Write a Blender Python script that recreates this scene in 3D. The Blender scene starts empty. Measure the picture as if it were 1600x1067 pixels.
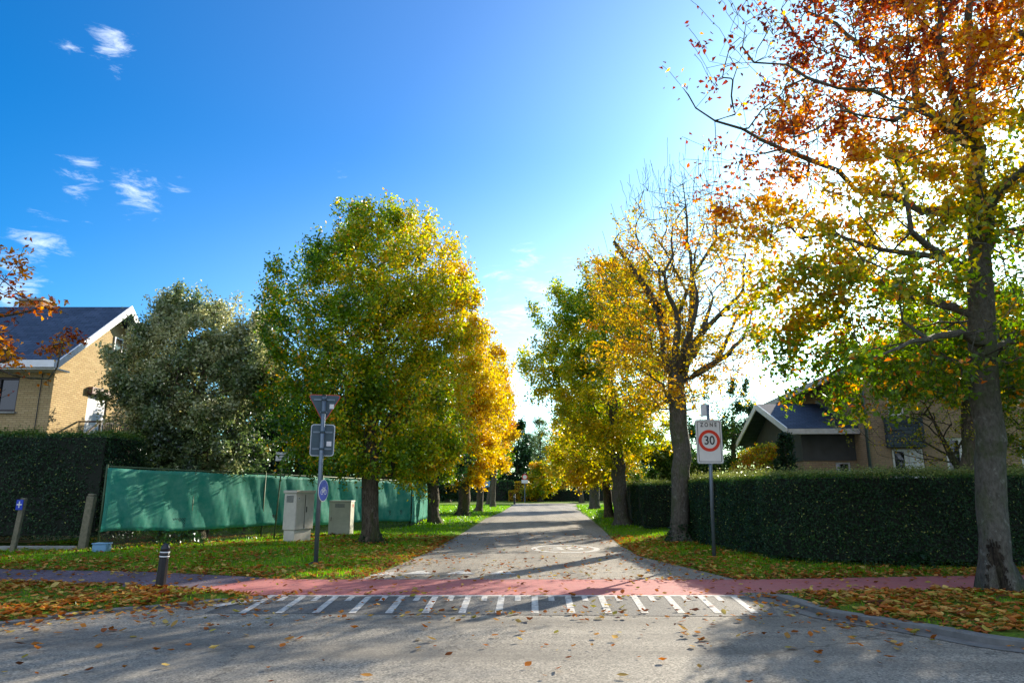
import bpy, math, random
import numpy as np
from mathutils import Vector
random.seed(7)
RNG = np.random.default_rng(11)
S = bpy.context.scene
COL = S.collection
# ------------------------------------------------------------------ camera measure
F, CH, CX, CY = 1067.0, 1.5, 800.0, 533.5
PIT = math.atan(235 / 1067.0)
cp, sp = math.cos(PIT), math.sin(PIT)
def ray(x, y):
    u = (x - CX) / F; v = (CY - y) / F
    return u, cp - v * sp, sp + v * cp
def G(x, y):
    a = ray(x, y); t = -CH / a[2]; return (a[0] * t, a[1] * t)
def P(x, y, Y):
    a = ray(x, y); t = Y / a[1]; return (a[0] * t, Y, CH + a[2] * t)
SAZ, SEL = math.radians(34.2), math.radians(21.3)
SUNV = (math.sin(SAZ)*math.cos(SEL), math.cos(SAZ)*math.cos(SEL), math.sin(SEL))
# ------------------------------------------------------------------ object helpers
def tag(o, label=None, cat=None, group=None, kind=None):
    if label: o['label'] = label
    if cat: o['category'] = cat
    if group: o['group'] = group
    if kind: o['kind'] = kind
    return o
def empty(name, loc, label, cat, group=None, rz=0):
    o = bpy.data.objects.new(name, None); COL.objects.link(o)
    o.location = loc; o.rotation_euler = (0, 0, rz); o.empty_display_size = .2
    return tag(o, label, cat, group)
def link(name, me, mat, parent=None):
    o = bpy.data.objects.new(name, me); COL.objects.link(o)
    if mat: me.materials.append(mat)
    if parent: o.parent = parent
    return o
def np_mesh(name, V, faces, attrs=None, smooth=False):
    """faces: list of int arrays (n,k)"""
    me = bpy.data.meshes.new(name)
    V = np.asarray(V, dtype=np.float32)
    me.vertices.add(len(V)); me.vertices.foreach_set('co', V.ravel())
    fl = [np.asarray(f, dtype=np.int32) for f in faces if len(f)]
    li = np.concatenate([f.ravel() for f in fl])
    tot = np.concatenate([np.full(len(f), f.shape[1], dtype=np.int32) for f in fl])
    st = np.concatenate([[0], np.cumsum(tot)[:-1]]).astype(np.int32)
    me.loops.add(len(li)); me.loops.foreach_set('vertex_index', li)
    me.polygons.add(len(tot)); me.polygons.foreach_set('loop_start', st)
    me.polygons.foreach_set('loop_total', tot)
    if smooth: me.polygons.foreach_set('use_smooth', np.ones(len(tot), dtype=bool))
    for k, a in (attrs or {}).items():
        at = me.attributes.new(k, 'FLOAT', 'POINT'); at.data.foreach_set('value', np.asarray(a, dtype=np.float32))
    me.update(calc_edges=True)
    return me
class MB:
    def __init__(s): s.v = []; s.f = []
    def quad(s, *p):
        n = len(s.v); s.v += [tuple(q) for q in p]; s.f.append(tuple(range(n, n + len(p)))); return s
    def box(s, x0, x1, y0, y1, z0, z1):
        n = len(s.v)
        s.v += [(x0,y0,z0),(x1,y0,z0),(x1,y1,z0),(x0,y1,z0),(x0,y0,z1),(x1,y0,z1),(x1,y1,z1),(x0,y1,z1)]
        for q in ((0,3,2,1),(4,5,6,7),(0,1,5,4),(1,2,6,5),(2,3,7,6),(3,0,4,7)): s.f.append(tuple(n+i for i in q))
        return s
    def bar(s, a, b, w, h=None, up=(0,0,1)):
        h = h or w; a = Vector(a); b = Vector(b); d = (b-a).normalized()
        u = d.cross(Vector(up))
        if u.length < 1e-3: u = d.cross(Vector((0,1,0)))
        u.normalize(); w2 = u.cross(d)
        n = len(s.v)
        for p in (a, b):
            for i, j in ((-1,-1),(1,-1),(1,1),(-1,1)): s.v.append(tuple(p + u*(i*w/2) + w2*(j*h/2)))
        for q in ((0,3,2,1),(4,5,6,7),(0,1,5,4),(1,2,6,5),(2,3,7,6),(3,0,4,7)): s.f.append(tuple(n+i for i in q))
        return s
    def prism(s, poly, vec):
        """extrude a planar polygon (list of 3D pts) by vec"""
        n = len(s.v); k = len(poly); vec = Vector(vec)
        s.v += [tuple(p) for p in poly] + [tuple(Vector(p)+vec) for p in poly]
        s.f.append(tuple(range(n+k-1, n-1, -1))); s.f.append(tuple(range(n+k, n+2*k)))
        for i in range(k): s.f.append((n+i, n+(i+1)%k, n+k+(i+1)%k, n+k+i))
        return s
    def tube(s, pts, rad, n=12, cap=True):
        pts = [Vector(p) for p in pts]; m = len(pts); base = len(s.v)
        if not hasattr(rad, '__len__'): rad = [rad]*m
        ref = Vector((.31,.17,.93)) if abs((pts[-1]-pts[0]).normalized().z) < .8 else Vector((1,.1,.05))
        for i, p in enumerate(pts):
            d = (pts[min(i+1,m-1)] - pts[max(i-1,0)]).normalized()
            u = d.cross(ref).normalized(); w = d.cross(u)
            for k in range(n):
                a = 2*math.pi*k/n; s.v.append(tuple(p + (u*math.cos(a)+w*math.sin(a))*rad[i]))
        for i in range(m-1):
            for k in range(n):
                k2 = (k+1) % n
                s.f.append((base+i*n+k, base+i*n+k2, base+(i+1)*n+k2, base+(i+1)*n+k))
        if cap:
            s.f.append(tuple(base+k for k in range(n))[::-1]); s.f.append(tuple(base+(m-1)*n+k for k in range(n)))
        return s
    def build(s, name, mat, parent=None, bevel=0, smooth=False, fix=True):
        me = bpy.data.meshes.new(name); me.from_pydata(s.v, [], s.f)
        if fix:
            import bmesh
            bm = bmesh.new(); bm.from_mesh(me); bmesh.ops.recalc_face_normals(bm, faces=bm.faces); bm.to_mesh(me); bm.free()
        uv = me.uv_layers.new(name='UVMap')
        Z = Vector((0,0,1))
        for p in me.polygons:
            n = p.normal; u = Z.cross(n)
            u = Vector((1,0,0)) if u.length < .05 else u.normalized()
            w = n.cross(u)
            for li in p.loop_indices:
                c = me.vertices[me.loops[li].vertex_index].co; uv.data[li].uv = (c.dot(u), c.dot(w))
            if smooth: p.use_smooth = True
        o = link(name, me, mat, parent)
        if bevel:
            b = o.modifiers.new('b', 'BEVEL'); b.width = bevel; b.segments = 2; b.limit_method = 'ANGLE'
            b.harden_normals = False
        return o
# ------------------------------------------------------------------ materials
def nm(name):
    m = bpy.data.materials.new(name); m.use_nodes = True; nt = m.node_tree
    for n in list(nt.nodes): nt.nodes.remove(n)
    return m, nt
def N(nt, t, **kw):
    n = nt.nodes.new(t)
    for k, v in kw.items():
        if k.startswith('i_'):
            key = k[2:].replace('_', ' ')
            n.inputs[key].default_value = v
        else: setattr(n, k, v)
    return n
def ramp(nt, stops, src=None, interp='LINEAR'):
    r = nt.nodes.new('ShaderNodeValToRGB'); e = r.color_ramp; e.interpolation = interp
    while len(e.elements) > 1: e.elements.remove(e.elements[-1])
    e.elements[0].position = stops[0][0]; e.elements[0].color = (*stops[0][1], 1)
    for p, c in stops[1:]:
        q = e.elements.new(p); q.color = (*c, 1)
    if src is not None: nt.links.new(src, r.inputs[0])
    return r
def noise(nt, scale, detail=4, rough=.55, coord='Object', vec=None, dist=0):
    n = N(nt, 'ShaderNodeTexNoise', i_Scale=scale, i_Detail=detail, i_Roughness=rough, i_Distortion=dist)
    if vec is None:
        tc = nt.nodes.get('TC') or N(nt, 'ShaderNodeTexCoord', name='TC'); vec = tc.outputs[coord]
    nt.links.new(vec, n.inputs['Vector']); return n
def mixc(nt, fac, a, b, blend='MIX'):
    m = N(nt, 'ShaderNodeMix', data_type='RGBA', blend_type=blend)
    for sck, v in ((m.inputs[0], fac), (m.inputs[6], a), (m.inputs[7], b)):
        if isinstance(v, (int, float)): sck.default_value = v
        elif isinstance(v, tuple): sck.default_value = (*v, 1)
        else: nt.links.new(v, sck)
    return m.outputs[2]
def out(nt, sh, disp=None):
    o = N(nt, 'ShaderNodeOutputMaterial'); nt.links.new(sh, o.inputs[0]); return o
def pbr(nt, color, rough=.7, bump=None, bstr=.3, bdist=.01, metal=0, spec=.4):
    b = N(nt, 'ShaderNodeBsdfPrincipled'); b.inputs['Roughness'].default_value = rough if isinstance(rough, (int,float)) else .6
    if not isinstance(rough, (int, float)): nt.links.new(rough, b.inputs['Roughness'])
    if isinstance(color, tuple): b.inputs['Base Color'].default_value = (*color, 1)
    else: nt.links.new(color, b.inputs['Base Color'])
    b.inputs['Metallic'].default_value = metal; b.inputs['Specular IOR Level'].default_value = spec
    if bump is not None:
        bp = N(nt, 'ShaderNodeBump', i_Strength=bstr, i_Distance=bdist); nt.links.new(bump, bp.inputs['Height'])
        nt.links.new(bp.outputs[0], b.inputs['Normal'])
    return b
def paint(name, c, rough=.5, dirt=.25, scale=6, metal=0, bstr=.1, c2=None):
    m, nt = nm(name); n = noise(nt, scale, 6, .65); n2 = noise(nt, scale*9, 3)
    d = c2 or tuple(x*.55 for x in c)
    r = ramp(nt, [(.35, (0,0,0)), (.75, (dirt*2,)*3)], n.outputs[0])
    col = mixc(nt, r.outputs[0], c, d)
    out(nt, pbr(nt, col, rough, n2.outputs[0], bstr, .003, metal).outputs[0]); return m
LEAFRAMP = [(0,(.018,.055,.012)),(.12,(.05,.125,.012)),(.28,(.15,.25,.010)),(.42,(.36,.37,.012)),(.55,(.64,.44,.014)),
            (.68,(.66,.29,.010)),(.80,(.50,.115,.010)),(.92,(.27,.038,.012)),(1,(.11,.020,.014))]
def leafmat(name, stops=LEAFRAMP, trans=.5, gloss=.12):
    m, nt = nm(name)
    a = N(nt, 'ShaderNodeAttribute', attribute_name='tint'); v = N(nt, 'ShaderNodeAttribute', attribute_name='val')
    r = ramp(nt, stops, a.outputs['Fac'])
    hv = N(nt, 'ShaderNodeHueSaturation', i_Saturation=1.05); nt.links.new(r.outputs[0], hv.inputs['Color']); nt.links.new(v.outputs['Fac'], hv.inputs['Value'])
    d = N(nt, 'ShaderNodeBsdfDiffuse'); t = N(nt, 'ShaderNodeBsdfTranslucent'); g = N(nt, 'ShaderNodeBsdfGlossy', i_Roughness=.38)
    g.inputs['Color'].default_value = (.7,.75,.8,1)
    nt.links.new(hv.outputs[0], d.inputs[0])
    hv2 = N(nt, 'ShaderNodeHueSaturation', i_Saturation=1.1, i_Value=1.5); nt.links.new(hv.outputs[0], hv2.inputs['Color'])
    nt.links.new(hv2.outputs[0], t.inputs[0])
    m1 = N(nt, 'ShaderNodeMixShader'); m1.inputs[0].default_value = trans
    nt.links.new(d.outputs[0], m1.inputs[1]); nt.links.new(t.outputs[0], m1.inputs[2])
    fr = N(nt, 'ShaderNodeFresnel', i_IOR=1.35)
    m2 = N(nt, 'ShaderNodeMixShader')
    ml = N(nt, 'ShaderNodeMath', operation='MULTIPLY'); ml.inputs[1].default_value = gloss*8
    nt.links.new(fr.outputs[0], ml.inputs[0]); cl = N(nt, 'ShaderNodeMath', operation='MINIMUM'); cl.inputs[1].default_value = .10
    nt.links.new(ml.outputs[0], cl.inputs[0]); nt.links.new(cl.outputs[0], m2.inputs[0])
    nt.links.new(m1.outputs[0], m2.inputs[1]); nt.links.new(g.outputs[0], m2.inputs[2])
    out(nt, m2.outputs[0]); return m
M = {}
M['leaf'] = leafmat('autumn_leaf')
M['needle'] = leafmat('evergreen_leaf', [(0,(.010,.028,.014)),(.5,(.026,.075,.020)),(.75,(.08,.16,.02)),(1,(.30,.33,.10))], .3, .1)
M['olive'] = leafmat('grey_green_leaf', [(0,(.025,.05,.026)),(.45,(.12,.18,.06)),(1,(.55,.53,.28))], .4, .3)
M['blade'] = leafmat('grass_blade', [(0,(.05,.16,.008)),(.5,(.16,.34,.008)),(1,(.46,.48,.04))], .5, .08)
def bark(name, c1, c2, c3, moss):
    m, nt = nm(name); tc = N(nt, 'ShaderNodeTexCoord', name='TC')
    mp = N(nt, 'ShaderNodeMapping'); mp.inputs['Scale'].default_value = (1,1,.5 if 'grey' in name else .3); nt.links.new(tc.outputs['Object'], mp.inputs[0])
    n1 = noise(nt, 22, 8, .7, vec=mp.outputs[0]); n2 = noise(nt, 3.2, 5, .6, vec=mp.outputs[0]); n3 = noise(nt, 7, 6, .7)
    vo = N(nt, 'ShaderNodeTexVoronoi', feature='DISTANCE_TO_EDGE', i_Scale=16); nt.links.new(mp.outputs[0], vo.inputs['Vector'])
    c = mixc(nt, ramp(nt, [(.35,(0,0,0)),(.62,(1,1,1))], n1.outputs[0]).outputs[0], c1, c2)
    c = mixc(nt, ramp(nt, [(.58,(0,0,0)),(.68,(.85,.85,.85))], n3.outputs[0]).outputs[0], c, c3)
    c = mixc(nt, ramp(nt, [(.48,(0,0,0)),(.66,(moss,)*3)], n2.outputs[0]).outputs[0], c, (.05,.075,.018))
    ad = N(nt, 'ShaderNodeMath', operation='ADD'); nt.links.new(n1.outputs[0], ad.inputs[0])
    sm = ramp(nt, [(0,(0,0,0)),(.12,((.12,)*3 if 'grey' in name else (.5,)*3))], vo.outputs['Distance']); nt.links.new(sm.outputs[0], ad.inputs[1])
    out(nt, pbr(nt, c, .9, ad.outputs[0], .9, .03, spec=.2).outputs[0]); return m
M['bark'] = bark('rough_bark', (.035,.028,.02), (.13,.105,.075), (.2,.19,.15), .7)
M['bark_smooth'] = bark('grey_bark', (.055,.05,.04), (.12,.112,.092), (.22,.22,.19), .6)
def brick(name, c1, c2, mortar, bump=.5, w=.21, h=.065):
    m, nt = nm(name); uv = N(nt, 'ShaderNodeUVMap')
    b = N(nt, 'ShaderNodeTexBrick', offset=.5); nt.links.new(uv.outputs[0], b.inputs['Vector'])
    b.inputs['Scale'].default_value = 1; b.inputs['Brick Width'].default_value = w; b.inputs['Row Height'].default_value = h
    b.inputs['Mortar Size'].default_value = .007; b.inputs['Mortar Smooth'].default_value = .2; b.inputs['Bias'].default_value = 0
    b.inputs['Color1'].default_value = (*c1,1); b.inputs['Color2'].default_value = (*c2,1); b.inputs['Mortar'].default_value = (*mortar,1)
    n = noise(nt, 1.3, 5); n2 = noise(nt, 40, 3)
    c = mixc(nt, ramp(nt, [(.35,(0,0,0)),(.7,(.45,.45,.45))], n.outputs[0]).outputs[0], b.outputs[0], tuple(x*.6 for x in c1))
    c = mixc(nt, .25, c, n2.outputs['Color'], 'SOFT_LIGHT')
    inv = N(nt, 'ShaderNodeMath', operation='SUBTRACT'); inv.inputs[0].default_value = 1; nt.links.new(b.outputs['Fac'], inv.inputs[1])
    out(nt, pbr(nt, c, .85, inv.outputs[0], bump, .01, spec=.2).outputs[0]); return m
M['brick_yellow'] = brick('yellow_brick', (.50,.37,.19), (.40,.285,.135), (.18,.13,.08))
M['brick_red'] = brick('red_brown_brick', (.33,.235,.15), (.42,.30,.19), (.20,.175,.145))
M['brick_chim'] = brick('orange_brick', (.38,.17,.09), (.30,.13,.07), (.3,.27,.22))
M['slate'] = brick('roof_slate', (.035,.06,.105), (.06,.09,.15), (.012,.016,.03), .7, .30, .16)
M['tile_brown'] = brick('brown_roof_tile', (.22,.16,.12), (.28,.21,.15), (.07,.05,.04), .6, .25, .28)
M['slateclad'] = brick('slate_cladding', (.05,.07,.09), (.085,.11,.14), (.02,.024,.03), .5, .25, .12)
M['white'] = paint('white_paint', (.72,.73,.74), .45, .2)
M['white_dirty'] = paint('weathered_white', (.55,.56,.56), .6, .4)
M['darkwood'] = paint('dark_boards', (.065,.07,.072), .7, .4, 3)
M['darkframe'] = paint('dark_window_frame', (.03,.02,.02), .4, .2)
M['galv'] = paint('galvanised_steel', (.15,.19,.225), .42, .3, 14, .55)
M['galvdark'] = paint('sign_back_grey', (.05,.085,.105), .5, .3, 9, .2)
M['alu'] = paint('bright_aluminium_edge', (.40,.43,.46), .4, .1, 9, .5)
M['cab'] = paint('pale_grey_cabinet_plastic', (.60,.56,.48), .5, .25, 4)
M['cab2'] = paint('beige_cabinet_paint', (.50,.50,.40), .5, .25, 4)
M['black'] = paint('black_bollard_paint', (.018,.018,.02), .35, .4, 20)
M['rubber'] = paint('cast_iron_base', (.02,.022,.024), .6, .3)
M['signwhite'] = paint('sign_face_white', (.66,.65,.62), .35, .18, 3)
M['red'] = paint('sign_red', (.62,.035,.012), .35, .1)
M['signblack'] = paint('sign_black_print', (.015,.015,.017), .4, .1)
M['blue'] = paint('sign_blue', (.008,.045,.45), .35, .1)
M['bluebox'] = paint('pale_blue_plastic', (.16,.33,.50), .5, .3)
M['shutter'] = paint('roller_shutter', (.70,.72,.76), .5, .15)
M['shutbox'] = paint('shutter_box_brown', (.17,.10,.085), .5, .3)
M['marking'] = paint('white_road_marking', (.62,.60,.55), .8, .55, 14, bstr=.8, c2=(.17,.16,.15))
M['concrete'] = paint('weathered_concrete', (.30,.30,.28), .85, .4, 8, bstr=.6, c2=(.12,.13,.10))
M['kerb'] = paint('kerb_concrete', (.165,.163,.155), .85, .45, 6, bstr=.6)
M['postwood'] = paint('grey_weathered_wood', (.21,.18,.12), .85, .5, 12, bstr=.8, c2=(.07,.08,.045))
M['greenmetal'] = paint('green_rusty_metal', (.05,.09,.04), .6, .4, 12, .2)
M['wire'] = paint('fence_wire', (.05,.06,.055), .5, .3, 10, .4)
M['shadecore'] = paint('shaded_twig_core', (.012,.016,.010), .95, .3, 12, bstr=.8)  # near-black colour carries the shade among the twigs inside a hedge
M['pinkcloth'] = paint('orange_red_edge', (.55,.10,.05), .4, .1)
m, nt = nm('window_glass'); nn = noise(nt, 1.2, 2)
out(nt, pbr(nt, (.012,.016,.02), .04, nn.outputs[0], .08, .02, spec=.9).outputs[0]); M['glass'] = m
m, nt = nm('curtain_fabric'); out(nt, pbr(nt, (.22,.14,.10), .8).outputs[0]); M['curtain'] = m
# asphalt
def asphalt(name, base, warm, patch):
    m, nt = nm(name)
    a = noise(nt, 110, 3, .75); b = noise(nt, 34, 5, .8); c = noise(nt, .55, 5, .6); d = noise(nt, 3.3, 6, .6, dist=.6)
    vo = N(nt, 'ShaderNodeTexVoronoi', i_Scale=62); nt.links.new(nt.nodes['TC'].outputs['Object'], vo.inputs['Vector'])
    col = mixc(nt, ramp(nt, [(.25,(0,0,0)),(.8,(1,1,1))], vo.outputs['Color']).outputs[0], tuple(x*.32 for x in base), tuple(x*1.9 for x in warm))
    col = mixc(nt, ramp(nt, [(.42,(0,0,0)),(.58,(.85,.85,.85))], b.outputs[0]).outputs[0], col, warm)
    col = mixc(nt, ramp(nt, [(.38,(0,0,0)),(.68,(.6,.6,.6))], c.outputs[0]).outputs[0], col, patch)
    col = mixc(nt, ramp(nt, [(.5,(0,0,0)),(.75,(.35,.35,.35))], d.outputs[0]).outputs[0], col, tuple(x*1.6 for x in warm))
    mpt = N(nt, 'ShaderNodeMapping'); mpt.inputs['Scale'].default_value = (.10,.9,1) if 'main' in name else (.9,.06,1); nt.links.new(nt.nodes['TC'].outputs['Object'], mpt.inputs[0])
    tr_ = noise(nt, 1.0, 4, .6, vec=mpt.outputs[0]); col = mixc(nt, ramp(nt, [(.46,(0,0,0)),(.62,(.6,.6,.6))], tr_.outputs[0]).outputs[0], col, tuple(x*.62 for x in base))
    wv = N(nt, 'ShaderNodeTexVoronoi', feature='DISTANCE_TO_EDGE', i_Scale=.32)
    wn = noise(nt, 2.2, 5, .7); av = N(nt, 'ShaderNodeVectorMath', operation='MULTIPLY_ADD'); av.inputs[1].default_value = (.9,.9,.0)
    nt.links.new(wn.outputs['Color'], av.inputs[0]); nt.links.new(nt.nodes['TC'].outputs['Object'], av.inputs[2]); nt.links.new(av.outputs[0], wv.inputs['Vector'])
    col = mixc(nt, ramp(nt, [(.0,(.75,.75,.75)),(.006,(0,0,0))], wv.outputs['Distance']).outputs[0], col, tuple(x*.35 for x in base))
    out(nt, pbr(nt, col, .82, a.outputs[0], .75, .008, spec=.35).outputs[0]); return m
M['asphalt'] = asphalt('street_asphalt', (.165,.147,.122), (.26,.228,.182), (.19,.167,.138))
M['asphalt_main'] = asphalt('main_road_asphalt', (.155,.14,.118), (.255,.228,.184), (.175,.158,.131))
M['asphalt_path'] = asphalt('purple_grey_path', (.095,.075,.095), (.15,.115,.14), (.12,.08,.10))
M['asphalt_comb'] = asphalt('dark_asphalt', (.09,.086,.08), (.15,.14,.125), (.105,.1,.092))
m, nt = nm('red_path'); tc = N(nt, 'ShaderNodeTexCoord', name='TC')
b = N(nt, 'ShaderNodeTexBrick'); nt.links.new(tc.outputs['Object'], b.inputs['Vector'])
b.inputs['Scale'].default_value = 1; b.inputs['Brick Width'].default_value = .22; b.inputs['Row Height'].default_value = .11; b.inputs['Mortar Size'].default_value = .004
b.inputs['Color1'].default_value = (.46,.135,.125,1); b.inputs['Color2'].default_value = (.40,.115,.11,1); b.inputs['Mortar'].default_value = (.28,.11,.10,1)
n1 = noise(nt, 2.0, 6); n2 = noise(nt, 90, 3, .7)
c = mixc(nt, ramp(nt, [(.4,(0,0,0)),(.7,(.4,.4,.4))], n1.outputs[0]).outputs[0], b.outputs[0], (.38,.17,.14))
c = mixc(nt, ramp(nt, [(.45,(0,0,0)),(.75,(.5,.5,.5))], n2.outputs[0]).outputs[0], c, (.15,.06,.055))
out(nt, pbr(nt, c, .8, n2.outputs[0], .5, .006).outputs[0]); M['redpath'] = m
# soil + short grass
m, nt = nm('grass_soil'); n1 = noise(nt, 26, 6, .75); n2 = noise(nt, 1.1, 5, .6); n3 = noise(nt, 7, 5, .7)
c = mixc(nt, ramp(nt, [(.35,(0,0,0)),(.65,(1,1,1))], n1.outputs[0]).outputs[0], (.05,.11,.012), (.17,.28,.02))
c = mixc(nt, ramp(nt, [(.45,(0,0,0)),(.7,(.8,.8,.8))], n3.outputs[0]).outputs[0], c, (.11,.085,.03))
c = mixc(nt, ramp(nt, [(.5,(0,0,0)),(.72,(.5,.5,.5))], n2.outputs[0]).outputs[0], c, (.24,.30,.03))
out(nt, pbr(nt, c, .95, n1.outputs[0], 1, .05, spec=.1).outputs[0]); M['soil'] = m
# green windbreak cloth
m, nt = nm('green_windbreak'); tc = N(nt, 'ShaderNodeTexCoord', name='TC'); uv = N(nt, 'ShaderNodeUVMap')
w1 = N(nt, 'ShaderNodeTexWave', i_Scale=18, i_Distortion=2.0, bands_direction='Y'); nt.links.new(uv.outputs[0], w1.inputs['Vector'])
n1 = noise(nt, 3.5, 5, .7); n2 = noise(nt, 220, 2)
c = mixc(nt, ramp(nt, [(.35,(0,0,0)),(.75,(.9,.9,.9))], n1.outputs[0]).outputs[0], (.05,.44,.33), (.22,.62,.50))
c = mixc(nt, .18, c, w1.outputs['Color'], 'SOFT_LIGHT')
d = pbr(nt, c, .6, n2.outputs[0], .4, .004, spec=.3); t = N(nt, 'ShaderNodeBsdfTranslucent'); nt.links.new(c, t.inputs[0])
ms = N(nt, 'ShaderNodeMixShader'); ms.inputs[0].default_value = .55; nt.links.new(d.outputs[0], ms.inputs[1]); nt.links.new(t.outputs[0], ms.inputs[2])
out(nt, ms.outputs[0]); M['cloth'] = m
# ------------------------------------------------------------------ ground layout
KR = [G(*q) for q in ((1176,926),(1225,941),(1285,961),(1360,974),(1450,989),(1600,1014))] + [(6.6,6.25),(8.5,5.6),(12,5.2),(80,5.0)]
KL = [G(*q) for q in ((385,936),(330,942),(250,950),(180,956),(110,963),(0,978))] + [(-7.2,7.0),(-9,6.2),(-13,5.7),(-80,5.5)]
ROAD = [(-80,-12),(80,-12)] + KR[::-1] + [(3.75,10.9),(-3.95,10.95)] + KL
EL = [(-2.75,12.5),(-2.5,13.6),(-2.3,16.1),(-2.08,19.1),(-1.88,25.6),(-1.5,40.8),(-.75,53.6),(0,78.4),(.4,97)]
ER = [(3.96,12.5),(3.45,15.2),(3.06,16.9),(3.12,20.9),(3.8,30),(4.4,39),(5.5,57.2),(7.1,78.4),(9,97)]
STREET = EL + [(-60,98),(-60,107),(80,107),(80,98)] + ER[::-1]
PC = [(-60,17.5),(-16,14.6),(-10.3,13.3),(-7.4,12.85),(-5.4,12.2),(-3.9,11.72),(0,11.67),(4,11.67),(6,11.9),(8.4,12.2),(14,12.7),(60,14.5)]
def smooth_line(pts, n=8):
    """catmull-rom through the points"""
    o = []; P_ = [pts[0]] + list(pts) + [pts[-1]]
    for i in range(1, len(P_)-2):
        a, b, c, d = [np.array(q, float) for q in P_[i-1:i+3]]
        for k in range(n):
            t = k/n
            o.append(.5*((2*b)+(-a+c)*t+(2*a-5*b+4*c-d)*t*t+(-a+3*b-3*c+d)*t**3))
    o.append(np.array(pts[-1], float)); return np.array(o)
def ribbon(pts, w):
    pts = np.array(pts); d = np.gradient(pts, axis=0); d /= np.linalg.norm(d, axis=1)[:,None]; n = np.stack([-d[:,1], d[:,0]], 1)
    return pts + n*w/2, pts - n*w/2
pcs = smooth_line(PC[1:-1], 8); pcs = np.vstack([PC[0], pcs, PC[-1]])
pa, pb = ribbon(pcs, 1.9)
PATH = [tuple(q) for q in pa] + [tuple(q) for q in pb[::-1]]
def sdist(poly, X, Y):
    """signed distance, positive outside"""
    d = np.full(X.shape, 1e9); ins = np.zeros(X.shape, bool); n = len(poly)
    for i in range(n):
        (x0,y0),(x1,y1) = poly[i], poly[(i+1)%n]; ex, ey = x1-x0, y1-y0
        t = np.clip(((X-x0)*ex+(Y-y0)*ey)/max(ex*ex+ey*ey,1e-9), 0, 1)
        d = np.minimum(d, np.hypot(X-x0-t*ex, Y-y0-t*ey))
        if y0 != y1:
            c = ((y0 > Y) != (y1 > Y)) & (X < (x1-x0)*(Y-y0)/(y1-y0)+x0); ins ^= c
    return np.where(ins, -d, d)
def vnoise(X, Y, s):
    return (np.sin(X*s*1.7+Y*s*.9)+np.sin(X*s*-.8+Y*s*2.1+1.3)+np.sin(X*s*2.9+Y*s*-1.1+4.)+np.sin(X*s*.6-Y*s*3.3+2.))/4
def roadsd(X, Y):
    X = np.asarray(X, float); Y = np.asarray(Y, float)
    return np.minimum(np.minimum(sdist(ROAD, X, Y), sdist(STREET, X, Y)), sdist(PATH, X, Y))
def gh(X, Y, sd=None):
    X = np.asarray(X, float); Y = np.asarray(Y, float)
    if sd is None: sd = roadsd(X, Y)
    h = .03*np.tanh((sd-.04)/.12) + np.where(sd > 0, .018*vnoise(X,Y,1.3)*np.clip(sd/.5,0,1) + .012*vnoise(X,Y,5)*np.clip(sd/.3,0,1), 0)
    near = (Y < 11.6) & (sd > 0); h = h + np.where(near, .05*np.clip(sd/.25, 0, 1), 0)
    h = h + np.where((Y > 13) & (sd > 0), .06*np.clip((sd-.3)/2, 0, 1), 0)
    return h
def axis(a, b, step, lo, hi, n=16):
    core = np.arange(a, b+1e-6, step); g = np.geomspace(1, 60, n)
    L = a - (g-1)/59*(a-lo); R = b + (g-1)/59*(hi-b)
    return np.concatenate([L[::-1][:-1], core, R[1:]])
gx = axis(-13.5, 12.5, .11, -700, 700); gy = axis(4.5, 32, .12, -60, 1200)
XX, YY = np.meshgrid(gx, gy); sd = roadsd(XX, YY) + .05*vnoise(XX, YY, 6)
ZZ = gh(XX, YY, sd); ZZ = np.where(YY < 4, -.03, ZZ)
nx, ny = len(gx), len(gy); idx = np.arange(nx*ny).reshape(ny, nx)
q = np.stack([idx[:-1,:-1], idx[:-1,1:], idx[1:,1:], idx[1:,:-1]], -1).reshape(-1,4)
tag(link('ground', np_mesh('ground', np.stack([XX,YY,ZZ],-1).reshape(-1,3), [q], smooth=True), M['soil']), 'grassy ground with worn verges on both sides of the street', 'ground', kind='structure')
def sheet(name, poly, z, mat, label=None):
    import bmesh
    bm = bmesh.new(); vs = [bm.verts.new((x, y, z)) for x, y in poly]; f = bm.faces.new(vs)
    bmesh.ops.triangulate(bm, faces=[f]); bmesh.ops.recalc_face_normals(bm, faces=bm.faces)
    if bm.faces[0].normal.z < 0: bmesh.ops.reverse_faces(bm, faces=bm.faces)
    me = bpy.data.meshes.new(name); bm.to_mesh(me); bm.free()
    o = link(name, me, mat); o['kind'] = 'structure'
    if label: o['label'] = label
    return o
ROAD2 = ROAD[:2] + KR[::-1] + [(4.5,11.35),(-4.6,11.3)] + KL
sheet('main_road', ROAD2, 0, M['asphalt_main'], 'grey asphalt main road in the foreground')
ST2 = [(EL[0][0],12.2)] + STREET + [(ER[0][0],12.2)]
sheet('side_street', ST2, 0, M['asphalt'], 'narrow grey asphalt street running away between the trees')
rb = np.vstack([pa, pb[::-1]])
n = len(pa); o = link('cycle_path', np_mesh('cycle_path', np.column_stack([np.vstack([pa, pb]), np.full(2*n, .004)]),
    [np.array([[i, i+n, i+n+1, i+1] for i in range(n-1)])]), M['redpath']); tag(o, 'red cycle path crossing the street mouth', kind='structure')
i0 = int(np.argmin(np.abs(pcs[:,0]+4.75))); j_ = slice(0, i0+1)
nn_ = i0+1; o = link('cycle_path', np_mesh('cycle_path', np.column_stack([np.vstack([pa[j_], pb[j_]]), np.full(2*nn_, .008)]), [np.array([[i, i+nn_, i+nn_+1, i+1] for i in range(nn_-1)])]), M['asphalt_path'])
tag(o, 'dark purple grey path running left from the red crossing band', kind='structure')
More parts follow.
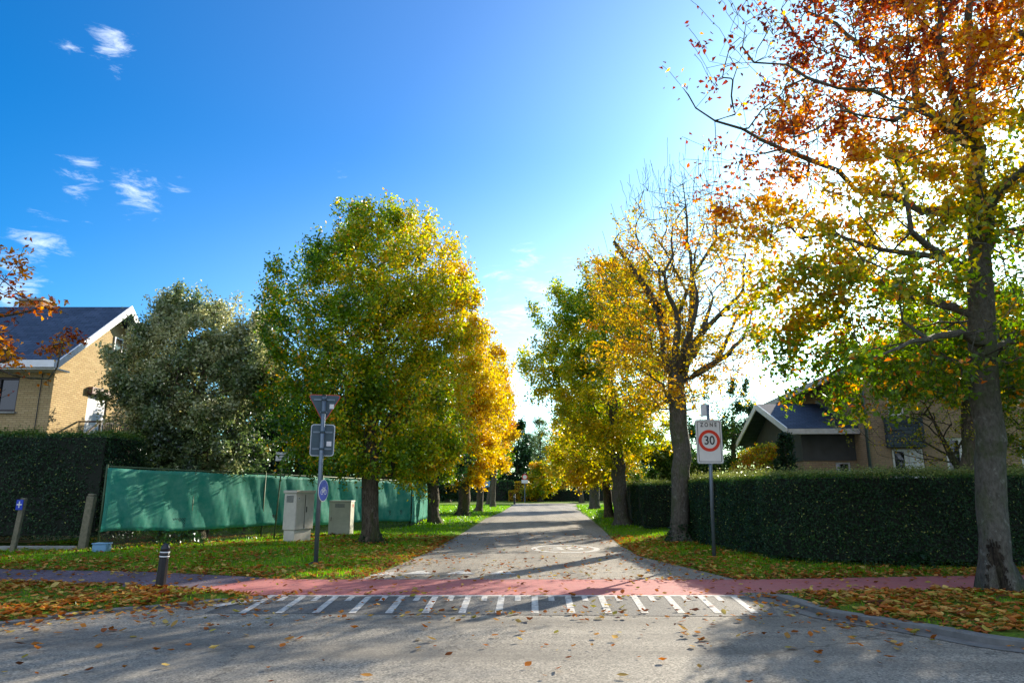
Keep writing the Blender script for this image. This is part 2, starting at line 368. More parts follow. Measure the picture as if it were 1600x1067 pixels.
# comb markings etc. (one marking object per kind)
def mk(name, polys, z, mat, label):
    V = []; Fc = {}
    for p in polys:
        b0 = len(V); V += [(x, y, z) for x, y in p]; Fc.setdefault(len(p), []).append([b0+i for i in range(len(p))])
    o = link(name, np_mesh(name, V, [np.array(v) for v in Fc.values()]), mat); return tag(o, label, kind='structure')
yb = 10.60
comb = [[(-3.62,yb),(3.45,yb),(3.35,yb+.12),(-3.62,yb+.12)]]
k = 0; x = -3.60
while x < 3.4:
    L = 1.42 if k % 2 == 0 else .42; w = .092 if k % 2 == 0 else .085
    sk = -.02 - .055*(x)/3.5*2; dx = sk*L
    if k % 2 == 0 and x > 3.3: dx = -.3
    comb.append([(x+dx, yb-.003-L), (x+w+dx, yb-.003-L), (x+w, yb-.003), (x, yb-.003)]); x += .243; k += 1
comb.append([(-4.1,9.78),(-3.93,9.66),(-3.55,10.25),(-3.72,10.3)])
mk('comb_marking', comb, .008, M['marking'], 'white comb marking of long and short teeth along the red path')
mk('dark_ramp', [[(-3.9,9.2),(3.3,8.95),(3.75,10.715),(-3.95,10.715)]], .004, M['asphalt_comb'], 'dark asphalt ramp under the comb marking')
tri = [[(x, 13.42),(x+.55, 13.42),(x+.36, 14.0),(x+.24,14.0)] for x in (-2.05,-1.25,-.45)] + [[(-2.7,13.2),(-2.2,13.25),(-2.25,13.7),(-2.45,13.75)]]
mk('shark_tooth_marking', tri, .004, M['marking'], 'worn white shark teeth on the street behind the red path')
mk('path_edge_line', [[(-2.75,12.64),(3.95,12.64),(3.95,12.70),(-2.75,12.70)]], .004, M['concrete'], 'thin pale edging along the far side of the red path')
mk('joint_line', [[(-2.35,16.66),(3.1,16.66),(3.1,16.73),(-2.35,16.73)]], .004, M['concrete'], 'thin pale concrete line across the street')
cx, cy, ax, ay = 1.45, 19.3, .93, 1.32
ring = [[(cx+ax*s*math.cos(a)*1, cy+ay*s*math.sin(a)) for s, a in ((.82,a0),(1,a0),(1,a1),(.82,a1))] for a0, a1 in [(2*math.pi*i/48, 2*math.pi*(i+1)/48) for i in range(48)]]
mk('speed_circle_marking', ring, .004, M['marking'], 'white oval ring painted on the street round the number 30')
def text_mesh(name, body, size, mat, parent, loc, rot, sx=1, sy=1, ext=.0008, bold=0):
    cu = bpy.data.curves.new(name, 'FONT'); cu.body = body; cu.size = size; cu.align_x = 'CENTER'; cu.align_y = 'CENTER'; cu.extrude = ext; cu.offset = bold
    t = bpy.data.objects.new('tmp', cu); COL.objects.link(t); dg = bpy.context.evaluated_depsgraph_get()
    me = bpy.data.meshes.new_from_object(t.evaluated_get(dg)); bpy.data.objects.remove(t)
    o = link(name, me, mat, parent); o.location = loc; o.rotation_euler = rot; o.scale = (sx, sy, 1); return o
o = text_mesh('number_marking', '30', 1.0, M['marking'], None, (cx, cy, .005), (0,0,0), 1.0, 1.6, .001, .02)
tag(o, 'white number 30 painted on the street inside the oval ring', kind='structure')
# kerbs
def kerb(name, line, w, h, label, side):
    pts = smooth_line(line, 6); d = np.gradient(pts, axis=0); d /= np.linalg.norm(d, axis=1)[:,None]; nrm = np.stack([-d[:,1], d[:,0]],1)*side
    b = MB(); rows = []
    hs_ = np.clip(np.arange(len(pts))/5, .12, 1)
    for (p, n_), k_ in zip(zip(pts, nrm), hs_):
      prof = [(0,-.05),(0,h*k_-.008),(.02,h*k_),(w,h*k_),(w,-.05)]; rows.append([(p[0]+n_[0]*a, p[1]+n_[1]*a, z) for a, z in prof])
    for i in range(len(rows)-1):
        for j in range(4): b.quad(rows[i][j], rows[i+1][j], rows[i+1][j+1], rows[i][j+1])
    b.quad(*rows[0]); o = b.build(name, M['kerb']); tag(o, label, kind='structure')
kerb('kerb', KR[:9], .17, .075, 'grey concrete kerb curving round the right corner', 1)
kerb('kerb', KL[:9], .12, .04, 'grey concrete kerb at the left corner half buried in leaves', -1)
gut = smooth_line(KR[:9], 6); d = np.gradient(gut, axis=0); d /= np.linalg.norm(d, axis=1)[:,None]; nr = np.stack([-d[:,1], d[:,0]],1)
g2 = gut - nr*.22
mk('gutter', [[tuple(gut[i]), tuple(gut[i+1]), tuple(g2[i+1]), tuple(g2[i])] for i in range(len(gut)-1)], .0065, M['kerb'], 'flat concrete gutter strip beside the right kerb')
# ------------------------------------------------------------------ leaves / plants
def leaf_cloud(P_, L, W, tint, val, outward=None, up=.6, fold=.25, flat=None, rng=RNG):
    """one folded 4-corner leaf per point"""
    n = len(P_)
    nrm = rng.normal(size=(n,3)); nrm[:,2] += up*2
    if outward is not None: nrm += outward
    if flat is not None: nrm = nrm*flat + np.array([0,0,1.])
    nrm /= np.linalg.norm(nrm, axis=1)[:,None]
    d = rng.normal(size=(n,3)); d -= nrm*(d*nrm).sum(1)[:,None]; d /= np.linalg.norm(d, axis=1)[:,None]
    s = np.cross(nrm, d); L = np.broadcast_to(L, (n,))*rng.uniform(.65,1.25,n); W = np.broadcast_to(W, (n,))*rng.uniform(.65,1.2,n)
    Lc, Wc = L[:,None], W[:,None]
    b = P_ - d*Lc*.5; t = P_ + d*Lc*.5 - nrm*Lc*.12
    l = P_ - d*Lc*.08 + s*Wc*.5 + nrm*Wc*fold; r = P_ - d*Lc*.08 - s*Wc*.5 + nrm*Wc*fold
    V = np.stack([b, r, t, l], 1).reshape(-1,3)
    f = np.arange(4*n).reshape(-1,4)
    return V, f, np.repeat(tint, 4), np.repeat(val, 4)
def skeleton(init, targets, seg=.35, kup=.8, kpath=.12, curve=.35, rng=RNG):
    """init: list of polylines, first is the trunk; others attach to the nearest existing node"""
    pos = []; par = []; pl = []
    def add(p, q, l): pos.append(np.array(p, float)); par.append(q); pl.append(l); return len(pos)-1
    for li, line in enumerate(init):
        line = [np.array(p, float) for p in line]
        if li == 0: last = add(line[0], -1, 0)
        else:
            A = np.array(pos); last = int(np.argmin(np.linalg.norm(A-line[0],axis=1)))
        a = pos[last] if li else line[0]
        for b in (line[1:] if li == 0 else line):
            d = np.linalg.norm(b-a); k = max(1, int(d/seg))
            for j in range(1, k+1):
                p = a+(b-a)*j/k + (rng.normal(size=3)*.025*(1 if j < k else 0))
                last = add(p, last, pl[last]+d/k)
            a = b
    n0 = len(pos); cap = n0 + len(targets)*14 + 10
    A = np.zeros((cap,3)); A[:n0] = pos; PL = np.zeros(cap); PL[:n0] = pl; PR = np.full(cap,-1,int); PR[:n0] = par; n = n0
    T = np.asarray(targets); dd = np.min(np.linalg.norm(T[:,None]-A[None,:n0:2],axis=2),axis=1); T = T[np.argsort(dd)]
    lowcut = init[0][0][2] + 1.2
    for t in T:
        D = A[:n]-t; dist = np.sqrt((D*D).sum(1)); up = np.clip(D[:,2]+.15*dist, 0, None)
        c = dist + kup*up + kpath*PL[:n] + np.where(A[:n,2] < lowcut, 3, 0)
        i = int(np.argmin(c)); p0 = A[i]; d = dist[i]
        if d < .05: continue
        pd = p0 - A[PR[i]] if PR[i] >= 0 else np.array([0,0,1.]); pd = pd/(np.linalg.norm(pd)+1e-9)
        out_ = (t-p0)/d
        c1 = p0 + (pd*.5+out_*.6)*d*curve + rng.normal(size=3)*.04*d
        k = min(13, max(1, int(round(d/seg)))); last = i
        for j in range(1, k+1):
            u = j/k; p = (1-u)**2*p0 + 2*u*(1-u)*c1 + u*u*t
            A[n] = p; PR[n] = last; PL[n] = PL[last]+d/k; last = n; n += 1
    return A[:n].copy(), PR[:n].copy(), n0
def radii(A, PR, R, rt):
    n = len(A); tips = np.ones(n); ch = np.zeros(n, int)
    for i in range(n-1, 0, -1): ch[PR[i]] += 1
    cnt = np.where(ch == 0, 1., 0.)
    for i in range(n-1, 0, -1): cnt[PR[i]] += cnt[i]
    e = math.log(max(cnt[0], 3))/math.log(R/rt)
    return rt*cnt**(1/e), cnt, ch
def tubes(A, PR, r, sel, sides, dirs, main, gnarl=0):
    I = np.where(sel)[0]
    if not len(I): return np.zeros((0,3)), np.zeros((0,4), int)
    par = PR[I]; ang = np.arange(sides)*2*np.pi/sides
    ref = np.array([.83,.52,.21])
    def ringpts(c, d, rad):
        u = np.cross(d, ref); u /= np.linalg.norm(u,axis=1)[:,None]+1e-9; w = np.cross(d, u)
        P_ = c[:,None] + (u[:,None]*np.cos(ang)[None,:,None] + w[:,None]*np.sin(ang)[None,:,None])*rad[:,None,None]
        if gnarl:
            a2 = ang[None,:]; z = c[:,2][:,None]
            k = 1+gnarl*(np.sin(a2*3+z*1.3)*.5+np.sin(a2*5-z*2.1+1)*.35+np.sin(a2*2+z*4.3)*.3)
            k = k + (.30*np.exp(-np.clip(z,0,None)/.22)*np.sin(a2*5+c[0,0])+.12*np.exp(-np.clip(z,0,None)/.3)*np.sin(a2*8+2)+.02*np.sin(a2*8+z*9)) if gnarl > .05 else k
            P_ = c[:,None]+(P_-c[:,None])*k[:,:,None]
        return P_
    mn = main[I]
    dA = np.where((mn & (PR[par] >= 0))[:,None], dirs[par], dirs[I]); rA = np.where(mn, r[par], np.minimum(r[par], r[I]*1.25))
    a = ringpts(A[par], dA, rA); b = ringpts(A[I], dirs[I], r[I])
    V = np.concatenate([a, b], 1).reshape(-1,3); m = len(I); base = (np.arange(m)*2*sides)[:,None]
    k = np.arange(sides)[None,:]; k2 = (k+1) % sides
    f = np.stack([base+k, base+k2, base+sides+k2, base+sides+k], -1).reshape(-1,4)
    return V, f
def build_wood(A, PR, r, cnt, parent, mat, split=.03, gnarl=.07, flare=.5, minr=0):
    n = len(A); d = np.zeros((n,3)); d[1:] = A[1:]-A[PR[1:]]; d[0] = (0,0,1); d /= np.linalg.norm(d,axis=1)[:,None]+1e-9
    best = {}
    for i in range(1, n):
        p = PR[i]
        if p not in best or cnt[i] > cnt[best[p]]: best[p] = i
    main = np.zeros(n, bool); main[list(best.values())] = True
    z0 = A[0,2]; r = r*(1+flare*np.exp(-np.clip(A[:,2]-z0,0,None)/.22)*(A[:,2] < z0+1.5))
    # trunk: thick wood
    ok = np.arange(n) > 0
    parts = [tubes(A,PR,r,ok&(r>.11),16,d,main,gnarl), tubes(A,PR,r,ok&(r<=.11)&(r>split),8,d,main,gnarl*.5)]
    for nme, ps in (('trunk', parts), ('branches', [tubes(A,PR,r,ok&(r<=split)&(r>.011),5,d,main), tubes(A,PR,r,ok&(r<=.011)&(r>=minr),3,d,main)])):
        V = []; Fc = []; b = 0
        for v, f in ps:
            if len(v): V.append(v); Fc.append(f+b); b += len(v)
        if V: link(nme, np_mesh(nme, np.vstack(V)-np.array(parent.location), [np.vstack(Fc)], smooth=True), mat, parent)
def crown_targets(prof, n, Y, shell=.55, rng=RNG, squash=1.0, seed=0, lk=1):
    """prof: (z, cx, r) rows"""
    prof = sorted(prof); z = np.array([p[0] for p in prof]); c = np.array([p[1] for p in prof]); r = np.array([p[2] for p in prof])
    zs = np.linspace(z[0], z[-1], 200); rr = np.interp(zs, z, r); pdf = rr**2+.02; cdf = np.cumsum(pdf); cdf /= cdf[-1]
    Z = np.interp(rng.uniform(size=n), cdf, zs); R = np.interp(Z, z, r); C = np.interp(Z, z, c)
    th = rng.uniform(0, 2*np.pi, n); lump = 1+lk*(.10*np.sin(th*3+Z*1.9+seed)+.08*np.sin(th*5-Z*3.1+seed*2)+.05*np.sin(th*9+Z*5))
    rad = R*lump*rng.uniform(size=n)**shell
    return np.column_stack([C+rad*np.cos(th), Y+rad*np.sin(th)*squash, Z]), rad/np.maximum(R, .01)
def prof_px(Y, rows):
    o = []
    for y, xl, xr in rows:
        a = P(xl, y, Y); b = P(xr, y, Y); o.append((a[2], (a[0]+b[0])/2, abs(b[0]-a[0])/2))
    return o
def tree(loc, label, group, R, prof, ntar, nleaf, L, tintf, mat='leaf', barkm='bark', limbs=(), lean=(0,0), split_z=None, spread=.16,
         shell=.6, shoots=0, seed=1, rt=.004, up=.6, name='tree', trunktop=None, squash=1, kup=.8, kpath=.12, W=None, skip=None, minr=0, cat='tree', fold=.25, limbr=None, clump=.8, lump=1):
    rng = np.random.default_rng(seed); Y = loc[1]
    e = empty(name, (loc[0], loc[1], 0), label, cat, group)
    zt = max(p[0] for p in prof); z0 = min(p[0] for p in prof)
    tt = trunktop or (np.interp(z0+(zt-z0)*.72, [p[0] for p in sorted(prof)], [p[1] for p in sorted(prof)]), Y, z0+(zt-z0)*.72)
    b0 = np.array([loc[0], loc[1], -.05]); tt = np.array(tt, float); zs = np.linspace(0,1,9)
    trunk = [b0+(tt-b0)*u + np.array([math.sin(u*7+seed)*.07*(u>0), math.cos(u*5+seed)*.06*(u>0), 0]) for u in zs]
    if limbs and limbs[0] == 'own': trunk = limbs[1]; limbs = limbs[2]
    T, q = crown_targets(prof, ntar, Y, shell, rng, squash, seed, lump)
    if skip is not None: k = ~skip(T, rng); T = T[k]
    A, PR, n0 = skeleton([trunk]+list(limbs), T, kup=kup, kpath=kpath, rng=rng)
    if shoots:
        r, cnt, ch = radii(A, PR, R, rt); tips = np.where(ch == 0)[0]; zc = (z0+zt)/2
        cxm = np.mean(A[tips], 0); o_ = A[tips]-cxm; sc = np.linalg.norm(o_*np.array([1,1,.8]),axis=1)+rng.uniform(0,.5,len(tips))
        pick = tips[np.argsort(-sc)[:shoots]]; nA = [A]; nP = [PR]; m = len(A)
        for i in pick:
            dr = (A[i]-cxm); dr /= np.linalg.norm(dr); dr = dr*.55 + np.array([0,0,.8 if A[i,2] > cxm[2]-1 else .25]) + rng.normal(size=3)*.15; dr /= np.linalg.norm(dr)
            ln = rng.uniform(.35,.95); k = 4; pts = A[i]+dr*np.linspace(0,ln,k+1)[1:,None]+rng.normal(size=(k,3))*.015
            nA.append(pts); nP.append(np.array([i]+[m+j for j in range(k-1)])); m += k
        A = np.vstack(nA); PR = np.concatenate(nP)
    r, cnt, ch = radii(A, PR, R, rt)
    if limbr:
        t0 = 0
        while t0+1 < n0 and PR[t0+1] == t0: t0 += 1
        PLn = np.zeros(len(A))
        for i in range(t0+1, n0):
            if PR[i] > t0: PLn[i] = PLn[PR[i]]+np.linalg.norm(A[i]-A[PR[i]])
        r[t0+1:n0] = np.maximum(r[t0+1:n0], np.clip(limbr[0]*(1-PLn[t0+1:n0]/limbr[2]), limbr[1], None))
    build_wood(A, PR, r, cnt, e, M[barkm], minr=minr)
    if nleaf:
        thin = np.where((cnt <= 4) & (np.arange(len(A)) >= n0))[0]; w = np.where(cnt[thin] <= 1, 1.4, .8)
        g_ = rng.normal(size=len(A))*clump
        for _ in range(7): g_ = .35*g_ + .65*g_[np.clip(PR,0,None)]*1.12
        w = w*np.exp(np.clip(g_[thin]*2.2, -2.5, 1.6))
        k = rng.choice(len(thin), nleaf, p=w/w.sum()); I = thin[k]; u = rng.uniform(size=nleaf)[:,None]
        base = A[I]*(1-u)+A[PR[I]]*u; off = rng.normal(size=(nleaf,3))*spread*.55; Pn = base+off
        cl = np.zeros(len(A)); cl[:] = rng.normal(size=len(A))
        for _ in range(1): cl = (cl + cl[np.clip(PR,0,None)])/1.4
        tint, val = tintf(Pn, cl[I], rng)
        if skip is not None and hasattr(skip, 'leaf'):
            kk = ~skip.leaf(Pn, rng); Pn = Pn[kk]; tint = tint[kk]; val = val[kk]
        V, f, t4, v4 = leaf_cloud(Pn-np.array(e.location), L, W or L*.6, np.clip(tint,0,1), val, up=up, rng=rng, fold=fold)
        link('crown', np_mesh('crown', V, [f], {'tint': t4, 'val': v4}), M[mat], e)
    return e
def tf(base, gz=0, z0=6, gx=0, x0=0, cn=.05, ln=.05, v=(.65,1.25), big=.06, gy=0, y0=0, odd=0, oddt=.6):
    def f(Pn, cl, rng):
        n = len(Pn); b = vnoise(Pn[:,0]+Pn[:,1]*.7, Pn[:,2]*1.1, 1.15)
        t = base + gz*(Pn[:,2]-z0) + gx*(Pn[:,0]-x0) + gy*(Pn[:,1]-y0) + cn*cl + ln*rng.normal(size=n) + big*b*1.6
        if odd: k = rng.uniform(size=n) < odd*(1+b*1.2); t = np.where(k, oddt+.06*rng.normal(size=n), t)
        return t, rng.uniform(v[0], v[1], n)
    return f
GL = 'trees lining the left side of the street'; GR = 'trees lining the right side of the street'
# --- left row
tree((-4.05,20.43), 'big green and yellow tree on the left verge beside the beige cabinet', GL, .24,
     prof_px(20.4, [(748,560,640),(730,490,688),(700,450,706),(650,434,718),(600,424,726),(550,420,732),(500,428,736),(450,444,732),(410,472,712),(380,512,690),(355,560,668),(342,598,648)]),
     3200, 104000, .114, tf(.315, cn=.05, ln=.07, v=(.85,1.5), gx=.045, x0=-4.2, gz=.012, z0=6, big=.05, odd=.10, oddt=.60), seed=3, shoots=210, spread=.22, up=.1, kup=.4, squash=.85, clump=.5, lump=.45)
tree((-3.6,32.9), 'green leaved tree with dark trunk between the fence corner and the yellow tree', GL, .27,
     prof_px(32.9, [(745,640,712),(715,615,718),(670,610,715),(600,620,705),(550,640,695)]),
     1200, 30000, .16, tf(.26, cn=.03, ln=.06, odd=.06), seed=5, spread=.32, up=.1)
tree((-3.0,42.8), 'golden yellow tree with a thick forked trunk on the left verge', GL, .36,
     prof_px(42.8, [(752,705,745),(730,690,778),(690,672,796),(640,682,800),(600,684,796),(560,690,782),(522,705,768),(500,728,750)]),
     1500, 50000, .175, tf(.54, cn=.025, ln=.035, big=.03, v=(.75,1.2)), seed=8, shoots=60, spread=.32, up=.1, kup=.4)
tree((-2.5,52.5), 'golden tree standing behind the thick forked yellow tree', GL, .25,
     prof_px(52.5, [(748,730,760),(720,715,790),(670,720,806),(620,730,808),(580,740,798),(545,760,782)]),
     800, 24000, .22, tf(.54, cn=.025, ln=.035, v=(.7,1.15)), seed=9, shoots=50, spread=.36, up=.1)
tree((-1.88,68.8), 'slim orange yellow tree furthest along the left verge', GL, .25,
     prof_px(68.8, [(728,765,785),(705,755,797),(680,755,802),(640,755,806),(600,760,800),(570,775,790)]),
     500, 13000, .23, tf(.65, cn=.025, ln=.04, v=(.75,1.2)), seed=10, spread=.32)
tree((-2.9,84), 'slender dark trunked tree behind the far left lawn', GL, .22,
     prof_px(84, [(745,755,790),(720,745,800),(680,755,800),(650,765,795)]), 260, 6000, .3, tf(.18, cn=.03, ln=.05), seed=11, spread=.5)
# --- right row: pollarded nearly bare tree with traced limbs
def pc(Y0, sc, ox, oy, pts):
    return [P(ox+a/sc, oy+b/sc, Y0+dy) for a, b, dy in pts]
B = lambda *pts: pc(20.9, 2.541, 900, 220, pts)
bt = [(4.99,20.92,-.05),(5.0,20.92,.8),P(1064,760,20.9),P(1063,690,20.9),P(1060,640,20.9),P(1057,600,20.9)]
bl = [B((400,940,0),(360,900,.1),(345,800,.25),(330,720,.4),(338,600,.5),(330,500,.6),(270,430,.7),(210,330,.8)),
      B((330,690,.4),(270,570,.2),(205,480,.1),(150,400,0)),
      B((400,930,0),(395,830,-.3),(405,740,-.5),(400,680,-.6),(360,600,-.8),(350,520,-.9),(385,460,-.9),(385,335,-.9)),
      B((405,700,-.5),(440,600,-.4),(350,430,-.5),(325,400,-.5)),
      B((420,930,0),(445,830,.2),(452,740,.4),(462,600,.5),(458,500,.6),(440,400,.6),(440,300,.6),(425,170,.7)),
      B((460,540,.5),(500,480,.3),(560,385,.2),(550,260,.2)),
      B((455,560,.5),(480,420,.8),(510,330,.9)),
      B((430,920,0),(470,800,-.2),(520,740,-.5),(600,660,-.8),(665,590,-1),(665,490,-1.1)),
      B((440,950,0),(520,900,.3),(600,850,.6),(660,790,.8),(690,720,.9),(700,660,.9)),
      B((560,870,.45),(600,790,.8),(640,700,1.1)),
      B((470,850,0),(520,700,.6),(545,620,.9),(510,560,1.0)),
      B((380,930,0),(370,840,1.0),(360,740,1.6),(300,600,2.1)),
      B((420,940,0),(430,820,-1.0),(470,700,-1.7),(480,600,-2.1))]
pr_b = prof_px(20.9, [(640,985,1120),(600,950,1150),(550,935,1200),(500,930,1212),(450,930,1212),(400,935,1195),(350,960,1165),(300,985,1140),(262,1030,1110)])
class BareSkip:
    def __call__(s, T, rng): return np.zeros(len(T), bool)
    def leaf(s, Pn, rng):
        x, y, z = Pn.T; zz = np.clip((z-8.6)/2.0, 0, 1); xx = np.clip((x-5.2)/1.6, 0, 1)
        keep = (1-zz)**1.3*(1-.55*xx)*.9; keep = np.where((x < 4.0) & (z < 8.6), .95, keep)
        return rng.uniform(size=len(Pn)) > keep
tree((4.99,20.92), 'half bare pollarded tree with grey trunk and thick forked limbs, yellow leaves left', GR, .27, pr_b, 2600, 27000, .115,
     tf(.57, cn=.035, ln=.05, gx=-.0, big=.04), barkm='bark_smooth', limbs=('own', bt, bl), seed=21, rt=.0065, limbr=(.14,.018,4.8), shoots=450, skip=BareSkip(), spread=.16, kpath=.02, kup=1.2)
tree((5.0,31.7), 'dense olive green tree with leaning grey trunk beside the clipped hedge end', GR, .32,
     prof_px(31.7, [(728,925,1000),(700,880,1030),(660,862,1045),(610,835,1050),(560,828,1050),(520,838,1045),(480,862,1040),(445,895,1020),(428,930,990)]),
     2000, 62000, .155, tf(.37, v=(.85,1.45), cn=.035, ln=.06, gz=-.015, z0=7, odd=.14, oddt=.52), seed=23, shoots=170, spread=.26, up=.1, kup=.4, clump=.5, barkm='bark_smooth')
tree((5.7,40.8), 'dark slim trunked tree with yellow green leaves behind the dense olive tree', GR, .25,
     prof_px(40.8, [(758,900,985),(730,880,1000),(700,872,1000),(660,872,990),(620,890,970)]),
     900, 26000, .19, tf(.47, cn=.035, ln=.05, odd=.12, oddt=.56), seed=24, spread=.36, up=.1)
tree((7.0,60), 'thick trunked tree with low yellow green crown further along the right verge', GR, .42,
     prof_px(60, [(757,900,950),(735,880,975),(700,872,985),(660,880,970),(635,900,950)]),
     600, 18000, .25, tf(.49, cn=.03, ln=.05), seed=25, spread=.42, up=.1, barkm='bark_smooth')
tree((9.4,94), 'small golden rounded tree at the far right end of the street', GR, .32,
     prof_px(94, [(753,868,925),(735,850,940),(715,845,945),(695,850,935),(682,865,915)]),
     450, 12000, .28, tf(.53, cn=.03, ln=.05), seed=26, spread=.42)
# --- the big autumn tree at the right edge
Q = lambda Y0, *pts: [P(x, y, Y0+dy) for x, y, dy in pts]
bt = [(7.28,10.72,-.05),(7.27,10.72,.5)] + Q(10.72,(1548,760,0),(1540,640,.0),(1534,520,.05),(1531,400,.1),(1527,300,.1),(1520,200,.1),(1517,100,.1),(1516,0,.1),(1514,-150,.1),(1520,-300,.2))
bl = [Q(10.72,(1524,230,0),(1502,189,-.3),(1482,128,-.5),(1465,67,-.6),(1470,30,-.6),(1460,-80,-.7)),
      Q(10.72,(1500,200,-.3),(1465,182,-.7),(1424,172,-1.1),(1397,189,-1.4),(1350,182,-1.7),(1313,172,-1.9),(1276,202,-2.1),(1240,215,-2.2)),
      Q(10.72,(1495,215,.1),(1431,155,.5),(1428,111,.8),(1445,67,1.0),(1440,0,1.2)),
      Q(10.72,(1428,118,.7),(1384,91,.9),(1347,71,1.1),(1306,37,1.3),(1262,20,1.4)),
      Q(10.72,(1424,172,-1.1),(1364,142,-.9),(1310,138,-.9),(1262,122,-.8),(1229,101,-.8),(1178,98,-.8),(1160,74,-.8)),
      Q(10.72,(1526,330,.1),(1440,330,.4),(1390,305,.7),(1337,297,.8),(1310,267,.8),(1265,250,.9),(1222,233,.8),(1161,202,.8),(1117,189,.7),(1087,169,.7),(1075,148,.7)),
      Q(10.72,(1530,430,0),(1514,424,-.3),(1475,399,-.8),(1450,385,-1.1),(1424,362,-1.4),(1415,300,-1.6),(1400,250,-1.8)),
      Q(10.72,(1475,402,-.6),(1419,396,-.2),(1377,390,.2),(1349,382,.4),(1301,365,.6),(1250,372,.7)),
      Q(10.72,(1533,500,.05),(1450,470,.4),(1390,440,.9),(1332,436,1.3),(1278,469,1.6),(1245,500,1.7)),
      Q(10.72,(1532,440,.1),(1543,390,.2),(1557,362,.3),(1596,357,.4),(1660,330,.5),(1740,300,.5)),
      Q(10.72,(1528,140,.1),(1540,105,.1),(1566,78,.2),(1597,51,.3),(1680,0,.4),(1750,-80,.5)),
      Q(10.72,(1536,540,0),(1500,520,-.8),(1450,530,-1.6),(1400,545,-2.2),(1350,560,-2.6)),
      Q(10.72,(1536,560,0),(1590,520,.8),(1680,490,1.4),(1780,470,1.8)),
      Q(10.72,(1532,380,0),(1560,300,-1),(1640,230,-1.8),(1700,160,-2.2)),
      Q(10.72,(1532,420,0),(1540,380,1.2),(1520,300,2.2),(1490,200,3.0))]
z_ = lambda y: P(1530,y,10.72)[2]
pr = [(z_(612),7.6,1.3),(z_(590),7.5,2.1),(z_(545),7.3,2.95),(z_(490),7.2,3.05),(z_(430),7.1,3.3),(z_(350),7.1,3.45),(z_(250),7.1,3.6),(z_(150),7.2,3.7),(z_(50),7.3,3.4),(z_(-60),7.4,3.0),(z_(-160),7.5,2.4),(z_(-260),7.5,1.6),(z_(-330),7.6,.7)]
class BigSkip:
    def __call__(s, T, rng): return np.zeros(len(T), bool)
    def leaf(s, Pn, rng):
        x, y, z = Pn.T
        hi = (z > 6.7)*(x < 5.4); k = np.where(hi, .75*np.clip((5.2-x)/.9, 0, 1)+.1, .0)
        k = np.where(x < 4.3, np.maximum(k, np.where(z > 6, .82, .3)), k)
        b = vnoise(x*1.0+y*.6, z, 1.9); return rng.uniform(size=len(Pn)) < np.clip(k + .35*(b > .42), 0, .97)
def bigtint(Pn, cl, rng):
    x, y, z = Pn.T; n = len(Pn); b = vnoise(x+y*.6, z, 1.1)
    t = .34 + .135*np.clip(z-4.6, -1, 4.4) + .075*np.clip(6.0-x, -2, 3)*(z > 4) + .04*cl + .085*rng.normal(size=n) + .13*b
    t = np.where(rng.uniform(size=n) < .14, .68+.08*rng.normal(size=n), t)
    t = np.where((x > 7.6), t-.05, t)
    return np.clip(t, .2, .97), rng.uniform(.65, 1.25, n)
tree((7.28,10.72), 'tall autumn tree with rust and green leaves, trunk at the right edge of the picture', GR, .205, pr, 4400, 80000, .108, bigtint,
     barkm='bark_smooth', limbs=('own', bt, bl), seed=31, rt=.0045, limbr=(.085,.014,4.6), shoots=420, skip=BigSkip(), spread=.17, kpath=.03, kup=.35, up=.3, squash=.72, clump=1.15)
big = [o for o in COL.objects if o.get('label','').startswith('tall autumn tree')][0]
sv = []; sf = []; na, nz_ = 26, 30; M['scar'] = bark('dark_torn_bark', (.012,.010,.008), (.05,.04,.028), (.11,.09,.06), .3)
for i in range(na+1):
    for j in range(nz_+1):
        wa = math.radians(196+74*i/na); z = .02+.80*j/nz_; a = wa-math.radians(122)
        k = 1+.07*(math.sin(3*a+1.3*z)*.5+math.sin(5*a-2.1*z+1)*.35+math.sin(2*a+4.3*z)*.3)+.30*math.exp(-z/.22)*math.sin(5*a+7.28)+.12*math.exp(-z/.3)*math.sin(8*a+2)+.02*math.sin(8*a+9*z)
        r_ = .205*(1+.5*math.exp(-z/.22))*k*1.02+.010+.012*math.sin(i*2.1+j*1.3)*math.sin(j*.9)
        sv.append((r_*math.cos(wa)-.01, r_*math.sin(wa), z))
for i in range(na):
    for j in range(nz_):
        u, v = (i+.5)/na*2-1, (j+.5)/nz_
        if abs(u)*(1.0+.9*v*v)+.22*math.sin(j*1.1+i*.4)+.16*math.sin(i*1.9)*math.sin(j*2.3) < .86 and v < .93+.07*math.sin(i*2): sf.append((i*(nz_+1)+j,(i+1)*(nz_+1)+j,(i+1)*(nz_+1)+j+1,i*(nz_+1)+j+1))
link('bark_scar', np_mesh('bark_scar', sv, [np.array(sf)]), M['scar'], big)['label'] = 'dark torn bark scar at the foot of the trunk'
